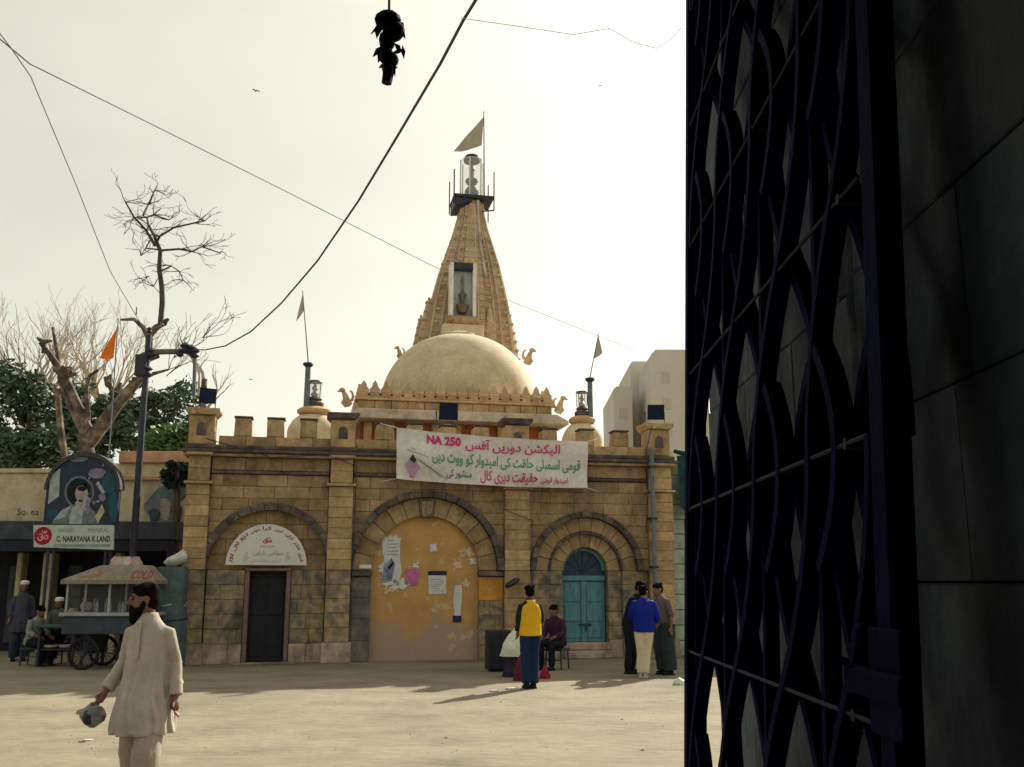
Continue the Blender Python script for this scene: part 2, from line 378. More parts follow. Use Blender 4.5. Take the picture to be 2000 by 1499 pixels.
# pilasters
for i, (a, b) in enumerate(PIL):
    courses(GH, 'plinth_block', a-.05, b+.05, 0, .42, .42, -.2, .48, plinth, .9)
    courses(GH, 'pilaster_block', a, b, .42, SP, .31, -.1, .48, lower if i in (0, 1) else stone, .9)
    courses(GH, 'pilaster_block', a, b, SP, 3.74, .225, -.12, .48, stone, .9)
    m = MB(); m.box((a-.05, -.19, 3.75), (b+.05, .48, 3.81), bev=.012); m.build('astragal', stone, GH)
    courses(GH, 'pilaster_block', a+.02, b-.02, 3.82, 4.35, .27, -.13, .48, stone, .9)
# entablature: string course, dark cornice, parapet
for a, b in ((.34, 2.85), (3.38, 6.79), (7.37, 10.22)):
    courses(GH, 'frieze_block', a, b, 4.07, 4.35, .28, .01, .48, bay, .85)
    m = MB(); m.box((a, -.05, 3.99), (b, .48, 4.06), bev=.012); m.build('string_course', dark_st, GH)
m = MB(); m.box((-.24, -.16, 4.355), (10.9, .48, 4.42), bev=.01); m.build('cornice_fillet', stone, GH)
m = MB(); m.box((-.28, -.24, 4.425), (10.94, .48, 4.50), bev=.015); m.build('cornice', dark_st, GH)
m = MB(); m.box((-.22, -.17, 4.505), (10.88, .48, 4.60), bev=.02); m.build('cornice_cap', dark_st, GH)
for i, (a, b) in enumerate(PIL): 
    m = MB(); m.box((a-.03, -.27, 4.36), (b+.03, -.2, 4.42), bev=.01); m.build('cornice_break', stone, GH)
courses(GH, 'parapet_stone', .45, 2.9, 4.605, 4.82, .22, .02, .40, stone, .7)
courses(GH, 'parapet_stone', 3.42, 6.86, 4.605, 4.82, .22, .02, .40, stone, .7)
courses(GH, 'parapet_stone', 7.42, 10.22, 4.605, 4.82, .22, .02, .40, stone, .7)
MER = [.95, 1.65, 2.36, 4.03, 4.72, 5.5, 6.26, 7.88, 8.78, 9.62]
for u in MER:
    t = random.uniform(-.02, .02); m = MB(); h = random.uniform(5.17, 5.22)
    m.prism([(u-.19, 4.825), (u+.19, 4.825), (u+.18+t/2, h-.03), (u+.14, h), (u-.15, h+.01), (u-.18+t, h-.03)], .03, .39, .018); mo = m.build('merlon', stone, GH)
    m = MB(); m.box((u-.2, .01, h+.012), (u+.2, .41, h+.05), bev=.012); m.build('coping', dark_st, mo)
for i, (a, b) in enumerate(PIL):
    c = (a+b)/2; hw = .27
    m = MB(); m.box((c-hw, -.12, 4.605), (c+hw, .42, 5.24), bev=.02); p = m.build('pedestal', stone, GH)
    m = MB(); m.prism([(c-hw-.01, 5.245), (c+hw+.01, 5.245), (c+hw+.09, 5.33), (c+hw+.09, 5.39), (c-hw-.09, 5.39), (c-hw-.09, 5.33)], -.2, .5, .015); m.build('capstone', dark_st if i in (1, 2) else stone, p)
    m = MB(); pts = [(c+.1*cos(t*pi/8), 4.98+.1*sin(t*pi/8)) for t in range(9)]+[(c-.1, 4.8), (c+.1, 4.8)]
    m.prism(pts, -.135, -.11); m.build('niche_relief', dark_st, p)
# walled-up centre arch, painted orange
orange = mk('orange_panel_paint', (.55, .27, .05), scale=2.0, bump=.3, bscale=8, detail=8)
n = orange.node_tree.nodes; l = orange.node_tree.links
r = [x for x in n if x.type == 'VALTORGB'][0].color_ramp
r.elements[0].position = .25; r.elements[0].color = (.36, .21, .075, 1); r.elements[1].position = .78; r.elements[1].color = (.56, .32, .115, 1)
tcn = n.new('ShaderNodeTexCoord'); sx = n.new('ShaderNodeSeparateXYZ'); l.new(tcn.outputs['Object'], sx.inputs[0])
nz = n.new('ShaderNodeTexNoise'); nz.inputs['Scale'].default_value = 1.6; nz.inputs['Detail'].default_value = 7; l.new(tcn.outputs['Object'], nz.inputs[0])
ad = n.new('ShaderNodeMath'); ad.operation = 'MULTIPLY_ADD'; ad.inputs[1].default_value = -1.9; l.new(nz.outputs[0], ad.inputs[0]); l.new(sx.outputs[2], ad.inputs[2])
mr = n.new('ShaderNodeMapRange'); mr.inputs[1].default_value = -.35; mr.inputs[2].default_value = .0; l.new(ad.outputs[0], mr.inputs[0])
worn = n.new('ShaderNodeMix'); worn.data_type = 'RGBA'; l.new(mr.outputs[0], worn.inputs[0])     # paint worn to pink plaster low down
worn.inputs[6].default_value = (.36, .25, .18, 1); l.new([x for x in n if x.type == 'VALTORGB'][0].outputs[0], worn.inputs[7])
nz2 = n.new('ShaderNodeTexNoise'); nz2.inputs['Scale'].default_value = 3.2; nz2.inputs['Detail'].default_value = 9; nz2.inputs['Roughness'].default_value = .7; l.new(tcn.outputs['Object'], nz2.inputs[0])
mr2 = n.new('ShaderNodeMapRange'); mr2.inputs[1].default_value = .585; mr2.inputs[2].default_value = .62; l.new(nz2.outputs[0], mr2.inputs[0])
chip = n.new('ShaderNodeMix'); chip.data_type = 'RGBA'; l.new(mr2.outputs[0], chip.inputs[0]); l.new(worn.outputs[2], chip.inputs[6]); chip.inputs[7].default_value = (.5, .37, .23, 1)
l.new(chip.outputs[2], n['Principled BSDF'].inputs['Base Color'])
pts = [(5.03+1.23*cos(pi*t/20), SP+1.23*sin(pi*t/20)) for t in range(21)]+[(3.80, 0), (6.26, 0)]
m = MB(); m.prism(pts, .2, .46); m.build('walled_up_arch', orange, GH)
# black door and frame
m = MB(); m.box((1.255, .30, .02), (2.015, .46, 1.90)); d = m.build('door', black_door, GH)
for x in (1.29, 1.66): 
    for z0, z1 in ((.12, .85), (.98, 1.8)):
        m = MB(); m.box((x, .285, z0), (x+.32, .299, z1), bev=.006); m.build('door_panel', black_door, d)
for a, b, c, e in ((1.16, .0, 1.25, 1.91), (2.02, .0, 2.11, 1.91), (1.16, 1.915, 2.11, 1.985)):
    m = MB(); m.box((a, .0, b), (c, .47, e), bev=.01); m.build('door_frame', frame_pink, GH)
m = MB(); m.box((1.0, -.35, 0), (2.3, -.03, .035), bev=.01); m.build('threshold', lower, GH)
# blue arched double door
m = MB(); pts = [(8.72+.52*cos(pi*t/16), SP+.52*sin(pi*t/16)) for t in range(17)]+[(8.2, 1.8), (9.24, 1.8)]
m.prism(pts, .37, .46); fan = m.build('fanlight', blue_dark, GH)
for k in range(1, 6):
    t = pi*k/6; m = MB(); m.tube([(8.72, .36, SP-.06), (8.72+.51*cos(t), .36, SP+.51*sin(t))], .012, 5); m.build('fan_bar', iron, fan)
m = MB(); ring_p = [(8.72+.525*cos(pi*t/16), SP+.525*sin(pi*t/16)) for t in range(17)]+[(8.72+.455*cos(pi*t/16), SP+.455*sin(pi*t/16)) for t in range(16, -1, -1)]
m.prism(ring_p, .31, .40); m.build('fan_frame', blue_door, fan)
m = MB(); m.box((8.2, .27, 1.71), (9.24, .40, 1.83), bev=.012); m.build('transom', blue_door, GH)
for s in (0, 1):
    a = 8.205+s*.52; m = MB(); m.box((a, .32, .345), (a+.51, .44, 1.70), bev=.008); d = m.build('door_leaf', blue_door, GH)
    for z0, z1 in ((.43, .72), (.80, 1.16), (1.24, 1.62)):
        m = MB(); m.box((a+.07, .298, z0), (a+.44, .318, z1), bev=.009); m.build('door_panel', blue_door, d)
    m = MB(); m.box((a-.005 if s else a+.455, .285, .345), (a+.05 if s else a+.512, .319, 1.7)); m.build('stile', blue_door, d)
m = MB(); m.box((8.6, .262, .70), (8.9, .282, .75), bev=.006); m.tube([(8.76, .27, .7), (8.76, .26, .6)], .025, 6); m.build('door_bolt', iron, GH)
# water pipe down the last pilaster
m = MB(); m.tube([(10.25, -.30, 4.75), (10.25, -.30, 1.7), (10.28, -.28, .1)], .055, 8)
pp = thing('downpipe', 'blue grey downpipe running down the right end of the temple front', 'pipe', FO, FA); m.build('pipe', grey_iron, pp, True)
for z in (4.3, 3.1, 2.0): m = MB(); m.box((10.17, -.37, z), (10.33, -.12, z+.05)); m.build('bracket', iron, pp)

# ------------------------------------------------------------------ things fixed on the front
ban_m = mk('banner_cloth', (.6, .57, .55), rough=.9, var=.08, scale=2, bump=.1)
pink = mk('pink_ink', (.55, .035, .2), var=.15, bump=0); green = mk('green_ink', (.05, .26, .16), var=.2, bump=0); teal_d = mk('dark_teal_ink', (.06, .16, .16), var=.2, bump=0)
b0, b1, b2, b3 = (4.28, 5.06), (8.69, 4.87), (8.65, 3.79), (4.30, 3.92)
def ban(s, t, off=0):              # s,t in 0..1 over the cloth, t up
    lo = (b3[0]+(b2[0]-b3[0])*s, b3[1]+(b2[1]-b3[1])*s-.05*sin(pi*s)); hi = (b0[0]+(b1[0]-b0[0])*s, b0[1]+(b1[1]-b0[1])*s-.06*sin(pi*s))
    u = lo[0]+(hi[0]-lo[0])*t; z = lo[1]+(hi[1]-lo[1])*t
    v = -.36 + .026*sin(s*23+t*3) + .02*sin(s*9-t*6) + .035*sin((s+t*.6)*12)*(1-t)+.02*sin(s*4+t*8)
    return (u, v-off, z)
bt = thing('banner', 'white cloth election banner with pink and green Urdu lettering hung across the parapet', 'banner', FO, FA)
ns, nv = 80, 20; vs = [ban(i/ns, j/nv) for j in range(nv+1) for i in range(ns+1)]
fs = [(j*(ns+1)+i, j*(ns+1)+i+1, (j+1)*(ns+1)+i+1, (j+1)*(ns+1)+i) for j in range(nv) for i in range(ns)]
k0 = len(vs); vs += [(a, b+.004, c) for a, b, c in vs]; fs += [tuple(reversed([i+k0 for i in f])) for f in fs]
MB().add(vs, fs).build('cloth', ban_m, bt, True)
def ban_text(name, s, mat, cs, ct, ws, ht, bold=.01, slope=0):
    # subdivide long glyph spans by warping vertices onto the cloth
    me = text_mesh(s, width=ws, height=ht, bold=bold, warp=lambda x, y: ban(cs+x, ct+y+slope*x, .012)); me.materials.clear(); me.materials.append(mat)
    inst(name, me, bt)
ban_text('lettering', 'NA 250', pink, .24, .84, .175, .19, .05)
ban_text('lettering', urdu('الیکشن دوریں آفس'), pink, .60, .80, .5, .27, .02)
ban_text('lettering', urdu('قومی اسمبلی حلقہ کی امیدوار کو ووٹ دیں'.replace('ہ', 'ت').replace('ٹ', 'ت')), green, .57, .47, .78, .28, .014, -.06)
ban_text('lettering', urdu('حقیقت دیری کال'), pink, .58, .17, .30, .28, .018)
ban_text('lettering', urdu('منشور کی'), teal_d, .32, .19, .13, .2, .015)
ban_text('lettering', urdu('امیدوار قومی'), pink, .82, .14, .15, .16, .012)
m = MB()       # emblem at the lower left: a pink and lilac kite with dark sweeping lines
def bpoly(pts, mi): m.add([ban(a, b, .012+mi*.002) for a, b in pts], [tuple(range(len(pts)))], mi)
bpoly([(.045, .28), (.075, .47), (.115, .27), (.08, .04)], 0); bpoly([(.065, .40), (.08, .5), (.1, .38), (.085, .33)], 1); bpoly([(.07, .05), (.078, .2), (.09, .06)], 2)
for a, b, c, d in ((.07, .62, .2, .44), (.1, .42, .26, .06), (.11, .38, .23, .1), (.05, .58, .16, .46)):
    bpoly([(a, b), (c, d), (c+.002, d+.012), (a+.003, b+.014)], 3)
m.build('emblem', [mk('lilac_ink', (.45, .28, .45), bump=0), mk('black_ink', (.03, .04, .04), bump=0), pink, mk('faint_ink', (.25, .28, .27), bump=0)], bt)
for s, tt in ((0, 1), (1, 1), (0, 0), (1, 0)):
    p = ban(s, tt); q = (p[0]+(-.35 if s == 0 else .35), -.1, p[2]+(.12 if tt else -.05)); m = MB(); m.tube([p, q], .006, 5); m.build('tie_cord', white_pnt, bt)

sg = thing('arched_sign', 'white half round sign with red lettering over the black door', 'sign', FO, FA)
sign_w = mk('sign_white', (.58, .57, .55), rough=.6, var=.06, scale=3, bump=0); maroon = mk('maroon_ink', (.28, .05, .08), bump=0)
pts = [(1.585+.845*cos(pi*t/28), 2.04+.87*sin(pi*t/28)) for t in range(29)]
m = MB(); m.prism(pts, -.06, -.02); m.build('board', sign_w, sg)
arc = 'سوریا نارائن مندر درگاہ'; glyphs = [urdu(x) for x in ('شری', 'مندر', 'نارائن'.replace('ئ', 'ی'), 'کمیتی', 'کرا', 'سوامی', 'دیو', 'لال', 'پور')]
for i, s in enumerate(glyphs):
    t = pi*(i+.55)/len(glyphs); rr = .735
    letter('lettering', s, maroon, sg, (1.585+rr*cos(t), -.063, 2.06+(rr+.02)*sin(t)), width=.2, height=.1, bold=.03, rot=(0, -(t-pi/2), 0))
letter('emblem', 'ॐ', mk('red_ink', (.4, .03, .06), bump=0), sg, (1.585, -.063, 2.56), width=.2, height=.13, bold=.03)
letter('lettering', urdu('شری مندر'), maroon, sg, (1.585, -.063, 2.44), width=.3, height=.07)
letter('lettering', urdu('سوامی نارایں'), green, sg, (1.62, -.063, 2.29), width=.62, height=.12)
letter('lettering', urdu('کراپی پاکستان'), mk('lilac_ink', (.45, .28, .45)), sg, (1.585, -.063, 2.13), width=.62, height=.09)
for x in (1.15, 2.02): letter('lettering', 'ॐ', mk('lilac_ink', (.45, .28, .45)), sg, (x, -.063, 2.22), width=.12, height=.2)

# posters on the orange panel
def sheet(name, label, px0, py0, px1, py1, mats, extra=None, ragged=.02):
    a, z1 = loc(px0, py0, .19); b, z0 = loc(px1, py1, .19); t = thing(name, label, 'poster', fw(a, 0, z0), FA)
    W, H = b-a, z1-z0; n = 7; rj = lambda: random.uniform(-ragged, ragged)
    pts = [(W*i/n, rj()) for i in range(n)]+[(W+rj(), H*i/n) for i in range(n)]+[(W-W*i/n, H+rj()) for i in range(n)]+[(rj(), H-H*i/n) for i in range(n)]
    m = MB(); m.prism(pts, .185, .198); m.build('paper', mats, t)
    if extra: extra(t, W, H)
    return t
paper_w = mk('bleached_paper', (.55, .56, .55), var=.12, scale=5, bump=.1); paper_b = mk('blue_grey_print', (.2, .22, .3), var=.5, scale=9, bump=0)
navy = mk('navy_print', (.015, .025, .06), bump=0); pinkp = mk('pink_print', (.5, .12, .33), var=.4, scale=12)
def ex1(t, W, H):
    for k in range(5):
        m = MB(); m.box((W*.25, .179, H*(.62+.07*k)), (W*random.uniform(.55, .9), .184, H*(.635+.07*k))); m.build('print_line', paper_b, t)
    m = MB(); m.prism([(.0, .05), (W*.55, .12), (W*.7, H*.45), (W*.5, H*.55), (W*.1, H*.4)], .179, .184); m.build('print', paper_b, t)
    m = MB(); m.prism([(W*.3, H*.38), (W*.6, H*.5), (W*.62, H*.42), (W*.38, H*.32)], .173, .178); m.build('print', navy, t)
sheet('poster', 'tall torn pale blue poster at the left of the orange arch panel', 748, 1047, 781, 1145, paper_w, ex1, .04)
sheet('poster', 'small torn pink poster near the middle of the orange arch panel', 792, 1110, 816, 1143, pinkp, None, .04)
def ex2(t, W, H):
    for k in range(6):
        m = MB(); m.box((W*.1, .180, H*(.12+.1*k)), (W*random.uniform(.6, .92), .184, H*(.135+.1*k))); m.build('print_line', paper_b, t)
    m = MB(); m.box((-.01, .178, H-.09), (W+.01, .184, H+.005)); m.build('print', navy, t)
sheet('notice', 'white notice with a black heading bar on the orange arch panel', 837, 1116, 871, 1160, paper_w, ex2, .015)
def ex3(t, W, H):
    m = MB(); m.box((-.02, .178, -.06), (W, .184, .08)); m.build('print', navy, t)
sheet('poster', 'narrow white paper strip with dark foot on the right of orange panel', 887, 1143, 901, 1210, paper_w, ex3, .02)
sheet('paper_scrap', 'ragged grey paper scrap below the pink poster on orange panel', 768, 1132, 796, 1150, paper_w, None, .05)
sheet('paper_scrap', 'pale round paper scrap high in the middle of orange panel', 841, 1062, 853, 1078, paper_w, None, .03)
sheet('paper_scrap', 'cream paper scrap on the upper right of orange panel', 886, 1095, 901, 1114, mk('cream_paper', (.6, .45, .28), var=.3, scale=14), None, .05)
sheet('paper_scrap', 'torn cream paper at the right edge of orange panel', 903, 1072, 926, 1088, mk('cream_paper', (.6, .45, .28)), None, .05)
for k, (x_, y_, w_, h_) in enumerate(((742, 1100, 12, 20), (752, 1150, 16, 10), (806, 1098, 10, 14), (905, 1130, 12, 16), (918, 1092, 10, 10), (898, 1078, 12, 8))):
    sheet('paper_scrap', ['torn paper shred left of the tall blue poster', 'ragged cream shred under the tall blue poster', 'thin torn strip above the pink poster', 'pale shred near the right edge above the narrow strip', 'small torn scrap at the far upper right of orange panel', 'flake of paper at the upper right shoulder of orange panel'][k], x_, y_, x_+w_, y_+h_, [paper_w, mk('cream_paper', (.6, .45, .28))][k % 2], None, .05)
a, z = loc(714, 1107, -.12); t = thing('name_plate', 'small white plate on the left impost of the middle arch', 'plate', fw(a, -.05, z), FA)
m = MB(); m.box((-.13, -.02, -.04), (.13, .0, .04), bev=.005); m.build('plate', sign_w, t)
a, z = loc(999, 1139, -.2); t = thing('wall_dish', 'black tilted oval shade on bracket beside the orange arch', 'wall dish', fw(a, -.3, z), FA)  # unidentified dark oval, built as a dish on an arm
m = MB(); m.ell((0, 0, 0), (.19, .14, .07), rot=Matrix.Rotation(radians(-30), 3, 'Y')); m.build('dish', iron, t, True)
m = MB(); m.tube([(0, 0, 0), (.05, .15, .04), (.06, .42, .02)], .018, 6); m.build('arm', iron, t)

# floodlights on the parapet
def flood(label, u, v, z, tilt, s=1.0, yaw=0):
    t = thing('floodlight', label, 'floodlight', fw(u, v, z), FA+yaw, 'floodlights on the parapet')
    h = MB(); R = Matrix.Rotation(tilt, 3, 'X')
    pr = [(-.19, -.2, -.15), (.19, -.2, -.15), (.19, -.2, .2), (-.19, -.2, .2)]; bk = [(-.12, .12, -.11), (.12, .12, -.11), (.12, .12, .12), (-.12, .12, .12)]
    V = [R@(Vector(p)*s)+Vector((0, 0, .30*s)) for p in pr+bk]; h.add(V, [(0, 3, 2, 1), (4, 5, 6, 7), (0, 1, 5, 4), (1, 2, 6, 5), (2, 3, 7, 6), (3, 0, 4, 7)]); h.build('housing', mk('navy_housing', (.005, .009, .026), rough=.5, bump=.05, spec=.15), t)
    h = MB(); V = [R@(Vector(p)*s)+Vector((0, 0, .30*s)) for p in [(-.17, -.206, -.13), (.17, -.206, -.13), (.17, -.206, .18), (-.17, -.206, .18)]+[(-.17, -.203, -.13), (.17, -.203, -.13), (.17, -.203, .18), (-.17, -.203, .18)]]
    h.add(V, [(0, 3, 2, 1), (4, 5, 6, 7), (0, 1, 5, 4), (1, 2, 6, 5), (2, 3, 7, 6), (3, 0, 4, 7)]); h.build('lens', mk('dark_lens', (.006, .016, .045), rough=.3, bump=0, spec=.15), t)
    h = MB(); h.tube([(-.22*s, 0, .30*s), (-.22*s, 0, .02), (.22*s, 0, .02), (.22*s, 0, .30*s)], .016, 6); h.build('bracket', iron, t)
    h = MB(); h.box((-.08, -.08, 0), (.08, .08, .025)); h.build('base_plate', white_pnt, t)
    return t
flood('black floodlight on the left corner pedestal beside the vertical conduit', .12, .1, 5.39, .15, .95, .3)
flood('blue black floodlight standing on the middle of the parapet above the banner', 5.48, .2, 5.22, .3, 1.12)
flood('black floodlight tilted down on the right corner pedestal of the temple front', 10.5, .1, 5.39, .35, 1.05, -.2)

# ================================================================== SANCTUARY (dome hall and spire behind the front)
sa = thing('temple_sanctuary', 'domed temple hall with tall carved stone spire rising behind the front', 'temple', FO, FA)
V0 = 4.5; U0, U1 = 3.62, 9.08; V1 = V0+5.3
m = MB(); m.box((U0+.1, V0+.35, 0), (U1-.05, V1, 6.0)); m.build('hall_wall', red_wall, sa)
for k in range(9):
    u = U0+.2+k*(U1-U0-.5)/8; m = MB(); m.box((u, V0+.24, 4.6), (u+.22, V0+.345, 5.98), bev=.02); m.build('wall_pier', white_eave if k % 2 else orng_st, sa)
m = MB(); m.prism([(U0-.28, 6.0), (U1+.38, 6.0), (U1+.38, 6.08), (U1+.05, 6.27), (U0-.02, 6.27), (U0-.28, 6.08)], V0-.3, V1+.3, .02); m.build('eave_slab', white_eave, sa)
nb = 12
for k in range(nb):
    a = U0+.02+(U1-U0-.04)*k/nb; b = U0+.02+(U1-U0-.04)*(k+1)/nb-.012
    m = MB(); m.box((a, V0, 6.275), (b, V0+.4, 6.54), bev=.012); m.build('frieze_block', orng_st, sa)
m = MB(); m.box((U0+.03, V0+.41, 6.275), (U1-.03, V1, 6.76)); m.build('roof_base', orng_st, sa)
m = MB(); m.box((U0-.06, V0-.07, 6.545), (U1+.06, V0+.5, 6.61), bev=.015); m.build('frieze_moulding', spire_st, sa)
m = MB(); m.box((U0, V0-.02, 6.615), (U1, V0+.4, 6.76), bev=.012); m.build('upper_frieze', orng_st, sa)
tw = .3; tooth = MB(); pr = [(-.14, 0), (.14, 0), (.145, .1), (.09, .17), (.06, .27), (0, .36), (-.06, .27), (-.09, .17), (-.145, .1)]
tooth.prism(pr, -.07, .07, .02); tme = tooth.mesh('merlon', spire_st)
nt_ = 18
for k in range(nt_):
    s = 1+random.uniform(-.05, .05); inst('leaf_merlon', tme, sa, (U0+.16+k*(U1-U0-.32)/(nt_-1), V0+.1, 6.76), (1, 1, s))
for k in range(1, 9):
    inst('leaf_merlon', tme, sa, (U0+.1, V0+.1+k*.6, 6.76), rot=(0, 0, pi/2)); inst('leaf_merlon', tme, sa, (U1-.1, V0+.1+k*.6, 6.76), rot=(0, 0, pi/2))
for k in range(nt_-1):
    u = U0+.16+(k+.5)*(U1-U0-.32)/(nt_-1); m = MB(); m.ell((u, V0-.02, 6.70), (.04, .03, .035), 6, 4); m.build('boss', dark_st, sa)
# dome
du, dv = 6.78, 7.15; prof = []
for i in range(22):
    t = i/21; a = t*pi/2; prof.append((2.34*cos(a)**.92+.02, 6.95+2.17*sin(a)**1.02))
m = MB(); m.lathe([(2.38, 6.75)]+prof, 56, (du, dv, 0)); m.build('dome', cream, sa, True)
m = MB(); m.lathe([(.55, 9.04), (.5, 9.16), (.3, 9.23), (.05, 9.25)], 24, (du, dv, 0)); m.build('dome_cap', cream, sa, True)
# beasts at the cornice corners (curled rampant lions in relief, real thickness)
def beast(px, py, v, s, flip, mat=spire_st):
    u, z = loc(px, py, v); m = MB(); f = -1 if flip else 1
    m.tube([(u, v, z-.25*s), (u+f*.10*s, v, z-.12*s), (u+f*.16*s, v, z+.05*s), (u+f*.22*s, v, z+.2*s)], [.10*s, .12*s, .10*s, .07*s], 8)
    m.ell((u+f*.27*s, v, z+.27*s), (.11*s, .09*s, .085*s)); m.tube([(u+f*.34*s, v, z+.25*s), (u+f*.42*s, v, z+.21*s)], [.05*s, .03*s], 6)
    m.tube([(u+f*.02*s, v, z-.2*s), (u+f*.16*s, v, z-.26*s), (u+f*.24*s, v, z-.16*s), (u+f*.2*s, v, z-.06*s), (u+f*.12*s, v, z-.08*s)], [.09*s, .08*s, .07*s, .06*s, .04*s], 7)
    m.tube([(u-f*.04*s, v, z-.1*s), (u-f*.1*s, v, z+.05*s), (u-f*.06*s, v, z+.2*s), (u+f*.02*s, v, z+.26*s)], [.06*s, .05*s, .04*s, .03*s], 6)
    m.build('corner_beast', mat, sa, True)
beast(684, 778, V0+.1, .8, True); beast(1086, 792, V0+.1, .8, False)
beast(786, 690, 9.8, .65, True); beast(1026, 697, 9.8, .9, False)
# spire
SV_ = 12.0
HW = [(6.9, 2.0), (10.0, 1.58), (11.15, 1.42), (11.7, 1.31), (12.8, 1.06), (13.35, .90), (14.25, .63), (14.9, .48), (15.35, .43)]
def hw(z):
    for (a, b), (c, d) in zip(HW, HW[1:]):
        if z <= c: return b+(d-b)*(z-a)/(c-a)
    return HW[-1][1]
def su(z): return 7.72+.16*(z-10)/5.3
def section(u, v, s, z, n=1):       # square plan with stepped offsets (ratha projections)
    o = [(-1, -.52), (-.9, -.52), (-.9, -.9), (-.52, -.9), (-.52, -1), (-.3, -1), (-.3, -1.09), (.3, -1.09), (.3, -1), (.52, -1), (.52, -.9), (.9, -.9), (.9, -.52), (1, -.52)]
    ring = o+[(-a, -b) for a, b in o]
    return [(u+s*a, v+s*b, z) for a, b in ring]
sp = MB(); rings = []; z = 7.0
sp.loft([section(su(zz), SV_, hw(zz)*.955, zz) for zz in [7+.4*i for i in range(21)]+[15.3]]); spire = sp.build('spire', spire_st, sa)
z = 9.4; k = 0
while z < 15.0:
    h = .24
    c = MB(); u = su(z); c.loft([section(u, SV_, hw(z)*.968, z), section(u, SV_, hw(z)*.976, z+.03), section(u, SV_, hw(z+h)*.976, z+h-.03), section(u, SV_, hw(z+h)*.966, z+h-.008)])
    o_ = c.build('spire_course', spire_st, sa)
    if k % 2 == 0:
        for s_ in (-1, 1):
            for f_ in (.80, .41):
                e = MB(); e.ell((u+s_*hw(z)*f_, SV_-hw(z)*(.93 if f_ > .5 else 1.03), z+h*.5), (.04*hw(z)+.03, .05, .06), 8, 5); e.build('carved_boss', spire_st, o_, True)
    z += h; k += 1
for f_ in (-.9, -.68, -.52, -.3, -.12, .12, .3, .52, .68, .9):        # upright ribs down the front and the right flank
    for side in (0, 1):
        e = MB(); pts = []; rr_ = []
        for i in range(20):
            zz = 9.4+i*(15.2-9.4)/19; q_ = hw(zz)*(1.075 if abs(f_) < .3 else .985 if abs(f_) < .6 else .89)
            pts.append((su(zz)+f_*hw(zz), SV_-q_, zz) if side == 0 else (su(zz)+q_, SV_+f_*hw(zz), zz)); rr_.append(.02+.016*hw(zz))
        e.tube(pts, rr_, 6); e.build('rib', spire_st, sa, True)
# half spires clinging to the faces, stepping down either side
def urus(u, v, s, z0, z1, lean):
    c = MB(); R = []
    for i in range(13):
        t = i/12; zz = z0+(z1-z0)*t; w_ = s*(1-.72*t**1.7); R.append([(u+lean*t+w_*a, v+w_*b, zz) for a, b in ((-1, -.6), (-.8, -.8), (-.6, -1), (.6, -1), (.8, -.8), (1, -.6), (1, .8), (-1, .8))])
    c.loft(R); o = c.build('half_spire', spire_st, sa)
    for i in range(9):
        t = i/9; zz = z0+(z1-z0)*t; w_ = s*(1-.72*t**1.7)*1.05; e = MB()
        e.box((u+lean*t-w_, v-w_, zz), (u+lean*t+w_, v+w_*.8, zz+.07), bev=.015); e.build('ledge', spire_st, o)
    e = MB(); e.lathe([(s*.3, 0), (s*.36, .05), (s*.3, .1), (s*.12, .14), (s*.14, .2), (.02, .26)], 10, (u+lean, v, z1)); e.build('finial', spire_st, o, True)
for s in (-1, 1):
    urus(su(10)+s*1.5, SV_-.5, .42, 8.4, 11.35, -s*.12); urus(su(11)+s*1.1, SV_-.7, .40, 9.2, 12.75, -s*.2)
    urus(su(10)+s*1.62, SV_+.6, .36, 8.4, 11.0, -s*.08)
    urus(su(10)+s*.62, SV_-1.5, .3, 8.6, 10.9, 0)
# niche with a pot finial in a glass case
NV = -.62
na, nzt = loc(877, 518, 10.3); nb_, nzb = loc(927, 624, 10.3)
m = MB(); m.box((na, 9.950, nzb), (na+.12, 10.400, nzt), bev=.01); m.build('niche_post', white_pnt, sa)
m = MB(); m.box((nb_-.12, 9.950, nzb), (nb_, 10.400, nzt), bev=.01); m.build('niche_post', white_pnt, sa)
m = MB(); m.box((na+.13, 10.300, nzb), (nb_-.13, 11.3, nzt)); m.build('niche_back', mk('pale_blue_backing', (.45, .5, .52), bump=0, var=.1), sa)
nc = (na+nb_)/2; m = MB(); m.box((na+.1, 9.970, nzt-.22), (nb_-.1, 10.290, nzt+.02), bev=.02); m.build('niche_cap', iron, sa)
m = MB(); m.lathe([(.03, .12), (.16, .15), (.2, .3), (.24, .42), (.1, .5), (.06, .6), (.13, .72), (.15, .8), (.05, .9), (.04, 1.2), (.07, 1.3), (.015, 1.5)], 14, (nc, 10.130, nzb)); m.build('niche_pot', brass, sa, True)
m = MB(); m.box((na-.1, 9.870, nzb-.3), (nb_+.1, 10.350, nzb-.02), bev=.03); m.build('niche_sill', orng_st, sa)
m = MB(); m.box((na-.25, 9.800, nzb-.95), (nb_+.25, 10.400, nzb-.32), bev=.03); m.build('niche_base', cream, sa)
for k in range(5):
    e = MB(); e.ell((na-.02+k*(nb_-na+.04)/4, 9.850, nzb-.17), (.09, .05, .1), 8, 5); e.build('relief_figure', orng_st, sa, True)
